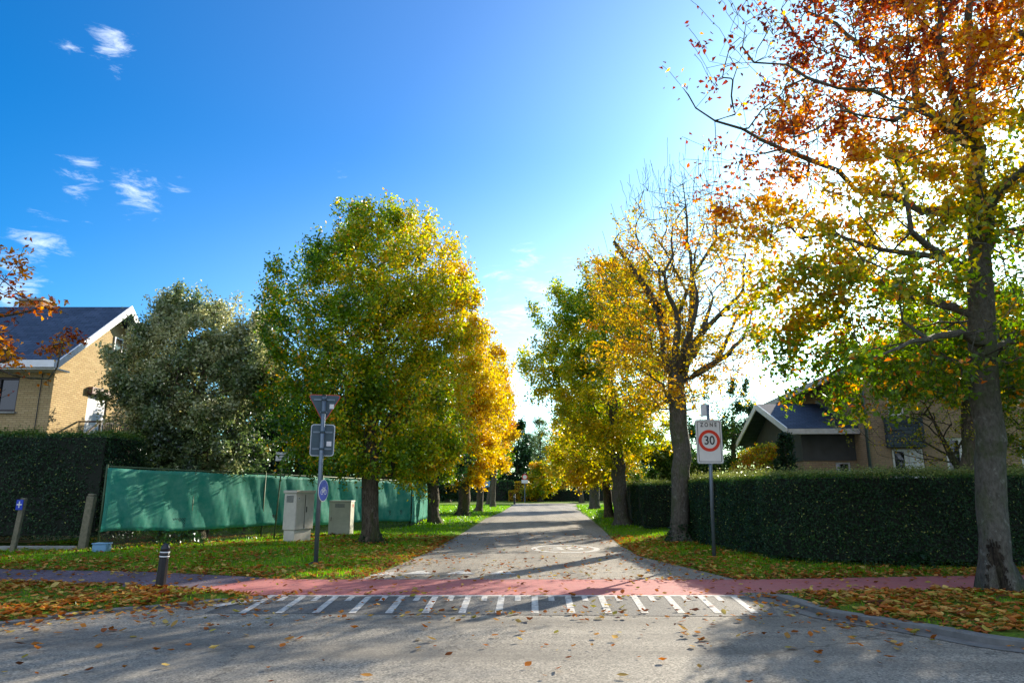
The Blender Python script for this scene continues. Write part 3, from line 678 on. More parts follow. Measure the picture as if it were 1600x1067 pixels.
# --- tree outside the left edge whose orange twigs hang into view
bt = [(-11.6,11.2,-.05),(-11.5,11.2,2.5),(-11.4,11.2,4.2),(-11.2,11.2,6)]
bl = [[(-11.4,11.2,3.4)]+Q(11.2,(-120,520,0),(-40,500,-.1),(30,490,-.2),(75,478,-.2),(108,492,-.2)), [(-11.4,11.2,3.0)]+Q(11.2,(-100,600,.2),(-20,570,.2),(30,560,.1)), [(-11.4,11.2,3.8)]+Q(11.2,(-90,480,.1),(-10,460,.1),(10,432,.1),(25,415,.1))]
rngx = np.random.default_rng(5)
class LS:
    def __call__(s, T, rng):
        inv = T[:,0] > -.74*T[:,1]; z = T[:,2]
        return (inv & ~(((z > 4.0) & (z < 4.75)) | ((z > 3.2) & (z < 3.5)))) | (T[:,0] > -.645*T[:,1])
tree((-11.6,11.2), 'orange leaved branch tips hanging in from the left edge before the house roof', None, .2, [(3.0,-9.9,2.2),(4.0,-9.4,2.4),(4.9,-9.4,2.4),(5.8,-10.2,1.4),(6.4,-10.8,.6)], 420, 4200, .10,
     tf(.80, cn=.05, ln=.06, gx=.0), limbs=('own', bt, bl), seed=41, skip=LS(), spread=.14, shoots=0, kpath=.02)
# extra hanging twigs along the frame edge
# ------------------------------------------------------------------ shrubs and evergreen masses
def shrub(loc, label, prof, nleaf, L, tintf, mat, ntar=500, R=.12, group=None, seed=1, name='shrub', cat='shrub', spread=.2, shell=.4, shoots=0, squash=1, up=.4, W=None):
    return tree(loc, label, group, R, prof, ntar, nleaf, L, tintf, mat=mat, seed=seed, name=name, cat=cat, spread=spread, shell=shell, shoots=shoots, kup=.5, squash=squash, up=up, rt=.006, W=W)
GE = 'evergreen trees behind the green fence'
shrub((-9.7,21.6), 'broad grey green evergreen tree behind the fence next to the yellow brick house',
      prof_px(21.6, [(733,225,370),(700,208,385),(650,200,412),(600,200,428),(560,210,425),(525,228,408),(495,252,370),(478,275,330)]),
      105000, .115, tf(.58, cn=.14, ln=.12, gz=.075, z0=5.2, big=.14), 'olive', 2100, .22, GE, 51, 'evergreen_tree', 'tree', .2, .42, 190, squash=.6, up=.1)  # tint lightens with height: sunlit top and dark base put into leaf colour
shrub((-14.2,33.5), 'dark evergreen standing behind the broad grey green tree',
      prof_px(33.5, [(750,230,440),(700,215,450),(640,220,450),(590,240,430),(560,270,400)]),
      22000, .16, tf(.25, cn=.12, ln=.08), 'needle', 700, .2, GE, 55, 'evergreen_tree', 'tree', .25, .4, 40)
shrub((-8.6,29.5), 'dark green evergreen between the grey green tree and the big green and yellow tree',
      prof_px(29.5, [(750,400,520),(700,385,530),(640,390,530),(610,400,520),(585,425,500)]),
      32000, .15, tf(.28, cn=.12, ln=.08), 'needle', 800, .2, GE, 52, 'evergreen_tree', 'tree', .2, .4, 60)
shrub((-6.6,36), 'low dark evergreen thicket tree behind the fence right of the tall sign post',
      prof_px(36, [(755,500,720),(720,490,725),(680,500,720),(640,520,700),(610,560,660)]),
      26000, .19, tf(.25, cn=.1, ln=.08), 'needle', 700, .2, GE, 53, 'evergreen_tree', 'tree', .25, .4, 0)
shrub((-6.2,47), 'dark clipped evergreen behind the thick yellow tree trunk',
      prof_px(47, [(778,690,735),(760,685,742),(735,690,740),(715,700,730)]), 7000, .14, tf(.25, cn=.1, ln=.08), 'needle', 300, .1, None, 54, 'evergreen_shrub', 'shrub', .2)
# low plants peeking over the fence
for i, (px, Y, hh, ti) in enumerate([(215,20.2,2.25,.8),(260,21,2.3,.7),(330,22,2.35,.75),(385,23.5,2.4,.6)]):
    x0, _, z0 = P(px, 740, Y)
    labs = ['leafy green plant top over the left end of the green fence', 'leafy green plant top over the fence, second from its left end', 'purple flecked plant top over the fence below the grey green tree', 'leafy green plant top over the fence left of the white name plate']
    shrub((x0, Y), labs[i], [(.3,x0,.7),(1.3,x0,.9),(hh-.1,x0,.8),(hh+.05,x0,.3)], 2600, .12, tf(ti, cn=.1, ln=.1), 'needle', 90, .04, 'garden plants rising behind the fence', 60+i, 'garden_plant', 'plant', .15, W=.05)
# right garden
shrub((12.2,38), 'round topped green pine beyond the low gabled roof', prof_px(38, [(745,1090,1185),(700,1085,1195),(660,1090,1195),(635,1105,1185),(615,1125,1165)]), 18000, .14, tf(.5, cn=.14, ln=.1), 'needle', 600, .2, 'evergreens in the right garden', 70, 'pine_tree', 'tree', .22, .4, 40)
shrub((8.0,34), 'bright green bush behind the hedge left of the grey trunk', prof_px(34, [(755,985,1085),(730,985,1090),(705,1000,1075),(690,1020,1060)]), 9000, .13, tf(.74, cn=.1, ln=.1), 'needle', 350, .1, 'evergreens in the right garden', 71, 'garden_shrub', 'shrub', .2)
shrub((8.1,24.6), 'bright green bush between the speed sign and the grey trunk', prof_px(24.6, [(755,1075,1125),(730,1072,1128),(705,1078,1120)]), 4000, .11, tf(.72, cn=.1, ln=.1), 'needle', 150, .07, 'evergreens in the right garden', 72, 'garden_shrub', 'shrub', .18)
shrub((8.25,21.4), 'rounded shrub turning orange and green in front of the gable', prof_px(21.4, [(755,1135,1228),(730,1142,1228),(710,1155,1222),(695,1185,1215)]), 9000, .075, tf(.40, cn=.06, ln=.1, big=.12, odd=.2, oddt=.75), 'leaf', 350, .06, None, 73, 'garden_shrub', 'shrub', .12)
shrub((8.6,20.6), 'narrow dark cypress standing against the low gabled wing', prof_px(20.6, [(755,1210,1244),(720,1212,1242),(695,1216,1238),(676,1222,1232)]), 6500, .07, tf(.2, cn=.06, ln=.06), 'needle', 200, .06, None, 74, 'cypress', 'tree', .09)
tree((13.3,19.2), 'sparse small fruit tree in front of the red brick house', None, .1, prof_px(19.2, [(735,1420,1500),(700,1360,1530),(660,1320,1550),(620,1330,1560),(590,1390,1540)]), 420, 2600, .07, tf(.42, cn=.06, ln=.08), seed=76, name='fruit_tree', spread=.12, shoots=40)
tree((11.6,18.0), 'second leafy tree close behind the big trunk with its crown over the brick house', GR, .2,
     prof_px(18.0, [(625,1470,1580),(605,1410,1640),(570,1370,1670),(530,1350,1670),(490,1385,1640),(460,1430,1590)]), 1000, 30000, .115, tf(.36, cn=.05, ln=.08, odd=.15, oddt=.62), seed=79, spread=.2, up=.1, squash=.9)
tree((16.6,18.2), 'bushy small tree by the house window right of the big trunk', None, .1, prof_px(18.2, [(740,1570,1640),(700,1540,1680),(650,1530,1700),(610,1560,1680)]), 350, 6000, .075, tf(.33, cn=.06, ln=.08), seed=77, name='fruit_tree', spread=.14)
# out-of-view tall tree right of the house that shades the foreground corner
tree((17.5,16.5), 'leafy garden tree to the right of the picture beside the house', None, .3, [(3,17.5,2.4),(5,17.5,3.6),(8,17.5,3.8),(10.5,17.5,2.6),(12,17.5,1)], 600, 16000, .18, tf(.35, cn=.05, ln=.06), seed=78, spread=.3)
# far background
GF = 'tall trees closing the view at the end of the street'
far = [(120,805,785,835,655,'dark conifer left in the gap at the end of the street','needle',.3,'conifer',12000),
       (135,845,818,872,650,'tall thin crowned tree in the middle of the gap at the street end','olive',.5,'tree',5200),
       (140,870,850,905,660,'tall thin crowned tree right in the gap at the street end','olive',.45,'tree',4200),
       (118,768,735,800,690,'dark green tree behind the blue sign at the street end','needle',.25,'tree',9000),
       (116,868,850,885,735,'small yellow tree above the golden hedge at the street end','leaf',.5,'tree',4000),
       (125,930,895,985,690,'green tree behind the low dark hedge at the street end','needle',.45,'tree',9000),
       (112,1010,960,1060,690,'green tree beyond the right hedge in the distance','needle',.5,'tree',9000),
       (100,700,655,745,700,'dark green tree in the distance behind the thick yellow tree','needle',.3,'tree',9000),
       (90,1080,1030,1130,650,'tall green tree far behind the half bare tree','needle',.45,'tree',12000),
       (128,895,865,940,662,'yellow green tree over the low dark hedge at the street end','needle',.62,'tree',9000),
       (150,828,800,862,672,'green tree beyond the white plated sign in the gap','needle',.5,'tree',8000),
       (106,845,820,872,718,'yellow green young tree over the golden hedge block','leaf',.42,'tree',5000),
       (110,600,540,660,690,'dark distant tree beyond the fence on the left','needle',.3,'tree',8000)]
for i, (Y, px, xl, xr, yt, lab, mt, ti, nmn, nl) in enumerate(far):
    x0 = P(px, 760, Y)[0]; w = xr-xl; H = 783-yt
    rows = [(775,xl+w*.25,xr-w*.25),(783-H*.25,xl,xr),(783-H*.5,xl+w*.05,xr-w*.05),(783-H*.75,xl+w*.15,xr-w*.15),(yt+H*.06,xl+w*.35,xr-w*.35)]
    thin = nl < 6000 and mt == 'olive'
    if thin: rows = [(745,xl+w*.2,xr-w*.2)] + rows[2:]
    tree((x0,Y), lab, GF, .35, prof_px(Y, rows), 420, nl, .42 if not thin else .36, tf(ti, cn=.1, ln=.08), mat=mt, seed=80+i, name=nmn if nmn != 'tree' else 'background_tree', spread=.5, shell=.5, shoots=30)
# ------------------------------------------------------------------ hedges
def hedge(name, poly, h, label, dens, L, tint, mat='needle', fuzz=.05, ztop=None, topt=.35, W=None, seed=1, group='clipped hedges', z0=.0, bot=.04):
    """poly: plan outline (closed, ccw)"""
    rng = np.random.default_rng(seed); c = np.mean(poly, 0); e = empty(name, (c[0],c[1],0), label, 'hedge', group)
    p = np.array(poly, float); n = len(p)
    V = []; A_ = 0; Ps = []; Os = []
    for i in range(n):
        a, b = p[i], p[(i+1)%n]; ln = np.linalg.norm(b-a); m = int(ln*h*dens); u = rng.uniform(size=m); z = z0+bot+rng.uniform(size=m)**.9*(h-bot)
        no = np.array([(b-a)[1], -(b-a)[0]])/ln; wob = .05*np.sin(u*ln*1.7+z*1.1+i)+.03*np.sin(u*ln*5.1-z*3.)
        wob = wob + .05*np.sin(u*ln*.9+2*z)*np.sin(z*2.3+u*ln*2.); dep = rng.exponential(fuzz, m)-fuzz*.8
        q = a+(b-a)*u[:,None] + no*(wob-dep)[:,None]; Ps.append(np.column_stack([q,z])); Os.append(np.repeat([[no[0],no[1],.2]], m, 0)*1.6)
    area = abs(sum(p[i][0]*p[(i+1)%n][1]-p[(i+1)%n][0]*p[i][1] for i in range(n)))/2; m = int(area*dens)
    lo, hi = p.min(0), p.max(0); q = rng.uniform(lo, hi, size=(m*4,2)); q = q[sdist([tuple(v) for v in p], q[:,0], q[:,1]) < 0][:int(m*1.2)]
    zz = z0+h + .03*np.sin(q[:,0]*2.2+q[:,1]) + .025*np.sin(q[:,0]*6.1+q[:,1]*4) + rng.normal(size=len(q))*.03 + rng.exponential(.04, len(q))
    Ps.append(np.column_stack([q, zz])); Os.append(np.repeat([[0,0,1.5]], len(q), 0))
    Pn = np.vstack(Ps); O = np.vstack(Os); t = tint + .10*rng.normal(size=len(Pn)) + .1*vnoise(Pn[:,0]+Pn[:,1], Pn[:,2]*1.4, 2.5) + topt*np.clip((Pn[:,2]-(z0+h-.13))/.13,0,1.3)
    t = np.where(rng.uniform(size=len(t)) < .025, .97, t)
    Vv, f, t4, v4 = leaf_cloud(Pn-np.array(e.location), L, W or L*.5, np.clip(t,0,1), rng.uniform(.6,1.25,len(Pn)), outward=O, up=.3, rng=rng)
    link('foliage', np_mesh('foliage', Vv, [f], {'tint': t4, 'val': v4}), M[mat], e)
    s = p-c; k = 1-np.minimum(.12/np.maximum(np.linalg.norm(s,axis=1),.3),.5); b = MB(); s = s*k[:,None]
    b.prism([(x,y,z0+bot+.12) for x,y in s], (0,0,h-bot-.2)); b.build('shaded_twig_core', M['shadecore'], e); return e  # solid dark core: blocks see-through, inner darkness put into its colour
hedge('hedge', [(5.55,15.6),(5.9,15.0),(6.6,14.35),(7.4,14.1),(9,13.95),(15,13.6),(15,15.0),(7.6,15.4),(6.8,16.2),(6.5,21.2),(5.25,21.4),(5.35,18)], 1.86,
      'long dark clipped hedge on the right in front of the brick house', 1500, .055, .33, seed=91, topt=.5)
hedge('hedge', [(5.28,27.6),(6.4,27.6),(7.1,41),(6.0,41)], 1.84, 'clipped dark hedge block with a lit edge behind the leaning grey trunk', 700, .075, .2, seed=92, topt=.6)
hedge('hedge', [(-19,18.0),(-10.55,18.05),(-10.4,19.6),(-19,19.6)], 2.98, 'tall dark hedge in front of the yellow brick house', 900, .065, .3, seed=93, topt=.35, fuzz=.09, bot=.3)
hedge('hedge', [(6.5,97.6),(4,108.5),(22,108.5),(22,109.5),(4,109.5)][1:], 1.7, 'low black green hedge across the end of the street', 90, .2, .1, seed=94, topt=.1)
hedge('hedge', [(.5,110),(4.0,110),(4.0,113),(.5,113)], 3.0, 'golden clipped beech hedge block at the street end', 90, .25, .56, mat='leaf', seed=95, topt=0)
hedge('hedge', [(-.5,107.8),(1.1,107.8),(1.1,109.2),(-.5,109.2)], 1.6, 'small golden clipped bush next to the far road sign', 120, .2, .55, mat='leaf', seed=96, topt=0)
hedge('hedge', [(-34,110),(.2,110.2),(.2,113),(-34,113)], 3.2, 'green hedge behind the far lawn and blue sign', 40, .32, .45, seed=97, topt=.1)
hedge('hedge', [(-9.5,43.5),(-4.9,44.5),(-5.0,47),(-9.5,46)], 2.2, 'dark hedge between the fence corner and the yellow trees', 250, .12, .2, seed=98, topt=.2)
hedge('hedge', [(7.5,41.5),(9.2,41.5),(11.5,60),(9.8,60)], 2.2, 'rough green hedge along the right verge past the clipped block', 150, .16, .3, seed=99, topt=.2)
# ------------------------------------------------------------------ grass and fallen leaves
def scatter(n, x0, x1, y0, y1, rng): return rng.uniform(x0, x1, n), rng.uniform(y0, y1, n)
rng = np.random.default_rng(77)
X, Y_ = scatter(330000, -13, 12, 8.0, 30, rng); w = rng.uniform(size=len(X)) < np.clip(13/np.maximum(Y_,6),0,1)**1.5; X, Y_ = X[w], Y_[w]
vis = np.abs(X) < Y_*.80+.3; X, Y_ = X[vis], Y_[vis]; sdv = roadsd(X, Y_); k = (sdv > .03) & (rng.uniform(size=len(X)) < np.clip(.25+sdv*1.5,0,1)); X, Y_, sdv = X[k], Y_[k], sdv[k]
near = Y_ < 11.6; k = ~near | (rng.uniform(size=len(X)) < .45); X, Y_, sdv = X[k], Y_[k], sdv[k]
n = len(X); H = gh(X, Y_); hgt = rng.uniform(.025,.075,n)*(1+.5*vnoise(X,Y_,1.1))*np.where(Y_ < 11.6, .7, 1); th = rng.uniform(0,2*np.pi,n); wd = rng.uniform(.004,.009,n)*(.7+Y_/20)
ln = rng.uniform(0,.7,n)*hgt; ph = rng.uniform(0,2*np.pi,n)
X2, Y2 = scatter(90000, -22, 24, 29, 80, rng); k = (np.abs(X2) < Y2*.5)&(roadsd(X2, Y2) > .1); X2, Y2 = X2[k], Y2[k]; n2_ = len(X2)
X = np.concatenate([X,X2]); Y_ = np.concatenate([Y_,Y2]); H = np.concatenate([H, gh(X2,Y2)]); hgt = np.concatenate([hgt, rng.uniform(.05,.12,n2_)]); th = np.concatenate([th, rng.uniform(0,6.28,n2_)]); ph = np.concatenate([ph, rng.uniform(0,6.28,n2_)])
wd = np.concatenate([wd, rng.uniform(.02,.05,n2_)]); ln = np.concatenate([ln, rng.uniform(.02,.1,n2_)]); n = len(X)
b0 = np.column_stack([X-np.cos(th)*wd, Y_-np.sin(th)*wd, H-.01]); b1 = np.column_stack([X+np.cos(th)*wd, Y_+np.sin(th)*wd, H-.01]); tp = np.column_stack([X+np.cos(ph)*ln, Y_+np.sin(ph)*ln, H+hgt])
V = np.stack([b0,b1,tp],1).reshape(-1,3); f = np.arange(3*n).reshape(-1,3); tn = np.clip(.42+.22*vnoise(X,Y_,.9)+.14*rng.normal(size=n),0,1)
tag(link('grass', np_mesh('grass', V, [f], {'tint': np.repeat(tn,3), 'val': np.repeat(rng.uniform(.7,1.25,n),3)}), M['blade']), 'bright green grass growing on the verges', 'grass', kind='stuff')
def litter(X, Y_, size, rng, name, label, tb=.68, z=None):
    n = len(X); H = np.maximum(gh(X, Y_), .006) if z is None else z; s = size*rng.uniform(.4,1.45,n)
    a = rng.uniform(0,2*np.pi,n); d = np.column_stack([np.cos(a),np.sin(a),rng.normal(size=n)*.22]); sd_ = np.column_stack([-np.sin(a),np.cos(a),rng.normal(size=n)*.22])
    c = np.column_stack([X,Y_,H+.012+rng.exponential(.008,n)]); up = np.array([0,0,1.]); cr = rng.uniform(-.1,.32,n)[:,None]; s = s[:,None]
    pts = [c-d*s*.55+up*s*cr*.6, c-d*s*.2+sd_*s*.3+up*s*cr, c+d*s*.15+sd_*s*.27+up*s*cr*.8, c+d*s*.5+up*s*cr*.9, c+d*s*.15-sd_*s*.27+up*s*cr*.8, c-d*s*.2-sd_*s*.3+up*s*cr]
    V = np.stack(pts+[c-d*s*.03],1).reshape(-1,3); b = (np.arange(n)*7)[:,None]
    f = np.concatenate([b+np.array([[i,(i+1)%6,6]]) for i in range(6)])
    V[:,2] = np.maximum(V[:,2], np.repeat(H,7)+.004)
    t = np.clip(tb+.13*rng.normal(size=n),.42,1); t = np.where(rng.uniform(size=n) < .08, .4, t)
    return tag(link(name, np_mesh(name, V, [f], {'tint': np.repeat(t,7), 'val': np.repeat(rng.uniform(.6,1.25,n),7)}), M['litter']), label, 'fallen leaves', kind='stuff')
M['litter'] = leafmat('dry_fallen_leaf', [(0,(.2,.2,.03)),(.4,(.38,.32,.08)),(.52,(.55,.40,.15)),(.62,(.48,.26,.09)),(.74,(.42,.15,.05)),(.85,(.30,.11,.05)),(1,(.13,.06,.04))], .25, 0)
X, Y_ = scatter(260000, -13, 12, 5, 24, rng); sdv = roadsd(X, Y_); nzz = vnoise(X, Y_, .8)
n4 = vnoise(X, Y_, 3.1); pn = np.where((Y_ < 11.6), np.where(X < 0, .50+.5*nzz+.4*n4, .40+.4*nzz+.4*n4), .30*np.exp(-np.clip(sdv-.1,0,9)/.55)+.10+.12*nzz)
pn = np.where(Y_ > 12, pn*1.0, pn); k = (sdv > 0) & (rng.uniform(size=len(X)) < pn) & (np.abs(X) < Y_*.82+.4)
litter(X[k], Y_[k], .092, rng, 'leaf_litter', 'brown and orange fallen leaves covering the verges', .69)
X, Y_ = scatter(110000, -12, 9, 4.5, 26, rng); sdv = roadsd(X, Y_); nzz = vnoise(X, Y_, 1.3)
ed = -np.minimum(sdist(ROAD,X,Y_), 0); es = -sdv
pn = .022 + .05*np.clip(nzz,0,1)*(Y_ > 7) + .60*np.exp(-es/.16)*np.clip(.55+nzz,0,1) + .30*np.exp(-((Y_-8.95)/.22)**2)*(np.abs(X-.2) < 4.0)*(.35+.5*np.clip(vnoise(X,Y_,2.1)+.3,0,1))
pn += .42*np.exp(-es/.55)*((X < -3.2) & (Y_ < 11)) + .13*np.exp(-((X-4.0)/1.4)**2-((Y_-8.6)/1.2)**2) + .035*(Y_ > 12.6)*(Y_ < 16)
pn = np.where(Y_ < 7, pn*.45, pn); pn = np.where(Y_ > 17, pn*.6, pn)
k = (sdv < 0) & (rng.uniform(size=len(X)) < pn) & (np.abs(X) < Y_*.82+.4)
litter(X[k], Y_[k], .078, rng, 'scattered_leaves', 'dry leaves scattered over the asphalt and red path', .70)
# ivy and weeds at trunk feet
def foot(loc, n, rad, h, label, seed, L=.08):
    r_ = np.random.default_rng(seed); a = r_.uniform(0,2*np.pi,n); rr = rad*(.65+.5*r_.uniform(size=n)); z = h*r_.uniform(size=n)**1.4
    Pn = np.column_stack([rr*(1-.45*z/h)*np.cos(a), rr*(1-.45*z/h)*np.sin(a), z+.02])
    V, f, t4, v4 = leaf_cloud(Pn, L, L*.8, np.clip(.3+.12*r_.normal(size=n),0,1), r_.uniform(.6,1.2,n), rng=r_)
    o = link('foot_plants', np_mesh('foot_plants', V, [f], {'tint': t4, 'val': v4}), M['needle']); o.location = (loc[0],loc[1],.03)
    o.name = 'ground_ivy'; tag(o, label, 'plant', 'low plants at the tree feet')
foot((5.0,20.9), 520, .48, .55, 'dark leafy weeds round the foot of the half bare pollarded tree', 5)
foot((-4.05,20.43), 330, .5, .3, 'short weeds round the foot of the big green and yellow tree', 6, .06)
foot((7.9,14.0), 110, .35, .3, 'low broad leaved weeds at the foot of the long right hedge', 7, .11)
foot((-9.1,19.45), 420, .75, .42, 'leafy bramble growing under the left part of the green fence', 8, .09)
foot((-3.0,42.8), 240, .7, .45, 'grass tuft and weeds round the foot of the thick yellow tree', 9, .1)
# damaged bark scar on the big trunk
# ------------------------------------------------------------------ green fence
FA, FB, FC = np.array([-10.35,17.75]), np.array([-4.25,29.2]), np.array([-4.55,39.5])
fe = empty('green_fence', (FA[0],FA[1],0), 'wire fence hung with green windbreak cloth on the left verge', 'fence')
def fenceside(A, B, ztop0, ztop1, zb0, zb1, nseg, seed, mesh_h=None):
    rg = np.random.default_rng(seed); L = np.linalg.norm(B-A); d = (B-A)/L; nrm = np.array([d[1],-d[0]])
    off = np.array([FA[0],FA[1]])
    nu, nv = int(L/.12), 16; V = []
    for i in range(nu+1):
        u = i/nu; s = u*L
        sag = .018*math.sin(s*2.3)+.012*math.sin(s*5.1)
        zt = ztop0+(ztop1-ztop0)*u-.03-.02*abs(math.sin(s*math.pi/2.5)); zb = zb0+(zb1-zb0)*u+.03*math.sin(s*1.3+seed)+sag*.6
        for j in range(nv+1):
            v = j/nv; z = zb+(zt-zb)*v
            dep = .035*math.sin(s*1.9+v*2.2)*math.sin(v*math.pi)+.018*math.sin(s*7.3+v*5)*(1-v*.4)+.01*math.sin(s*17+v*9)+.03
            p = A+d*s+nrm*dep-off; V.append((p[0],p[1],z))
    W_ = nv+1; f = np.array([[i*W_+j,(i+1)*W_+j,(i+1)*W_+j+1,i*W_+j+1] for i in range(nu) for j in range(nv)])
    me = np_mesh('windbreak_cloth', V, [f], smooth=True); uv = me.uv_layers.new(name='UVMap'); Va = np.array(V)
    lv = np.zeros(len(me.loops), np.int32); me.loops.foreach_get('vertex_index', lv); uu = np.column_stack([np.hypot(Va[lv,0],Va[lv,1]), Va[lv,2]]); uv.data.foreach_set('uv', uu.astype(np.float32).ravel())
    o = link('windbreak_cloth', me, M['cloth'], fe); so = o.modifiers.new('s','SOLIDIFY'); so.thickness = .003
    # wire net
    b = MB(); hh = .75 if mesh_h is None else mesh_h; st = .075
    to3 = lambda s, z: (A[0]+d[0]*s-off[0], A[1]+d[1]*s-off[1], z)
    k = -hh
    while k < L:
        for sg in (1,-1):
            s0, s1 = (k, k+hh) if sg == 1 else (k+hh, k)
            z0, z1 = .04, .04+hh
            a0, a1 = max(0,min(L,s0)), max(0,min(L,s1))
            if abs(s1-s0) > 1e-6 and a0 != a1:
                za = z0+(a0-s0)/(s1-s0)*(z1-z0); zb_ = z0+(a1-s0)/(s1-s0)*(z1-z0)
                b.bar(to3(a0,za), to3(a1,zb_), .007)
        k += st
    b.build('wire_net', M['wire'], fe, fix=False)
    b = MB(); b.tube([to3(0,ztop0),to3(L,ztop1)], .022, 8); b.build('top_rail', M['greenmetal'], fe, smooth=True)
    k = 0
    while k <= L+.01:
        b = MB(); u = k/L; b.tube([to3(k,-.02),to3(k,ztop0+(ztop1-ztop0)*u+.05)], .028, 8); b.build('fence_post', M['greenmetal'], fe, smooth=True); k += L/max(1,round(L/2.6))
fenceside(FA, FB, 2.14, 1.95, .50, .36, 0, 1)
fenceside(FB+np.array([.02,.08]), FC, 1.95, 1.95, .2, .2, 0, 2, .5)
# posts, box
def lean_box(name, px0, px1, py0, py1, Y, w, d, label, cat, mat, top=None):
    return
e = empty('wooden_post', (-10.72,17.75,0), 'thick grey weathered post at the left end of the green fence', 'post')
b = MB(); b.box(-.095,.095,-.08,.08,-.05,1.40); o = b.build('post_shaft', M['postwood'], e, .02); o.rotation_euler = (0,math.radians(3),0)
b = MB(); b.box(-.08,.08,-.065,.065,1.403,1.46); o = b.build('post_cap', M['postwood'], e, .02); o.rotation_euler = (0,math.radians(3),0)
e = empty('marker_post', (-12.0,17.1,0), 'leaning mossy post with a small blue cross plate before the left hedge', 'post')
b = MB(); b.box(-.06,.06,-.05,.05,-.05,1.36); o = b.build('post_shaft', M['postwood'], e, .015); o.rotation_euler = (0,math.radians(4),0)
b = MB(); b.box(-.02,.14,-.085,-.072,1.08,1.32); pl = b.build('cross_plate', M['blue'], e)
b = MB(); b.box(.045,.07,-.092,-.086,1.13,1.28); b.box(.0,.044,-.092,-.086,1.19,1.22); b.box(.071,.12,-.092,-.086,1.19,1.22); b.build('white_cross', M['white'], pl)
e = empty('utility_box', (-9.98,17.3,0), 'small pale blue plastic box at the foot of the grey post', 'utility box')
b = MB(); b.box(-.17,.17,-.12,.12,-.02,.26); b.build('box_body', M['bluebox'], e, .015); b = MB(); b.box(-.185,.185,-.135,.135,.263,.295); b.build('lid', M['bluebox'], e, .01)
b = MB(); b.box(-19,-10.9,17.72,17.8,-.05,.19); o = b.build('edging_wall', M['concrete'], None, .01); tag(o, 'low concrete edging under the left hedge', 'edging')
# ------------------------------------------------------------------ cabinets
e = empty('street_cabinet', (-6.29,20.43,0), 'tall pale grey street cabinet with double doors beside the sign post', 'cabinet', 'utility cabinets on the left verge', rz=math.atan2(.9,.44))
# local x runs along the door face, local y to the left side
Lx, Ly = .76, .46
b = MB(); b.box(.03,Lx-.03,.03,Ly-.03,-.05,.42); b.build('plinth', M['cab'], e, .01)
b = MB(); b.box(0,Lx,0,Ly,.425,1.46); b.build('body', M['cab'], e, .012)
b = MB(); b.box(-.03,Lx+.03,-.03,Ly+.03,1.463,1.55); b.build('roof', M['cab'], e, .02)
for i in range(2):
    b = MB(); x0 = .015+i*(Lx/2-.005); b.box(x0, x0+Lx/2-.025, -.014, -.002, .45, 1.44); dr = b.build('door', M['cab'], e, .004)
    if i == 0: b = MB(); b.box(x0+.05,x0+.12,-.019,-.0145,1.28,1.36); b.build('sticker', M['white'], dr); b = MB(); b.box(x0+.068,x0+.1,-.022,-.0195,1.3,1.34); b.build('sticker_print', M['signblack'], dr)
    else: b = MB(); b.box(x0+.03,x0+.06,-.03,-.0145,.92,1.08); b.build('handle', M['black'], dr, .004)
b = MB()
for i in range(7): b.bar((-.006,.10,1.22+i*.028),(-.006,.36,1.22+i*.028),.012)
b.build('vent_grille', M['galvdark'], e)
b = MB(); b.box(.36,.375,-.018,-.0145,.46,1.43); b.build('door_gap', M['rubber'], e)
e = empty('street_cabinet', (-6.17,23.72,0), 'low beige street cabinet with a single door before the green fence', 'cabinet', 'utility cabinets on the left verge', rz=math.radians(-4))
b = MB(); b.box(0,.74,0,.42,.12,1.17); b.build('body', M['cab2'], e, .012); b = MB(); b.box(.03,.71,.03,.39,-.05,.117); b.build('plinth', M['rubber'], e)
b = MB(); b.box(-.02,.76,-.02,.44,1.173,1.22); b.build('roof', M['cab2'], e, .015)
b = MB(); b.box(.03,.71,-.014,-.002,.16,1.14); dr = b.build('door', M['cab2'], e, .004)
b = MB(); b.box(.08,.1,-.03,-.0145,.55,.68); b.build('handle', M['black'], dr, .003)
b = MB()
for i in range(6): b.bar((.2,-.018,1.0+i*.022),(.54,-.018,1.0+i*.022),.009)
b.build('vent_grille', M['galvdark'], e)
b = MB(); b.box(.742,.746,.2,.3,1.0,1.1); b.build('warning_sticker', M['pinkcloth'], e)
# ------------------------------------------------------------------ name plate post
e = empty('name_plate_post', (-7.2,21.44,0), 'small white name plate on a thin rusty pole by the tall grey cabinet', 'sign')
tp_ = P(441,720,21.44); b = MB(); b.tube([(0,0,-.05),(tp_[0]+7.2,0,tp_[2])], .022, 8); b.build('pole', M['greenmetal'], e, smooth=True)
b = MB(); cxp = tp_[0]+7.2; b.box(cxp-.2,cxp+.22,-.035,-.022,tp_[2]-.0,tp_[2]+.27); pl = b.build('plate', M['white'], e, .005)
b = MB(); b.box(cxp-.12,cxp+.14,-.039,-.0355,tp_[2]+.16,tp_[2]+.19); b.box(cxp-.10,cxp+.08,-.039,-.0355,tp_[2]+.08,tp_[2]+.105); b.build('faded_lettering', M['galvdark'], pl)
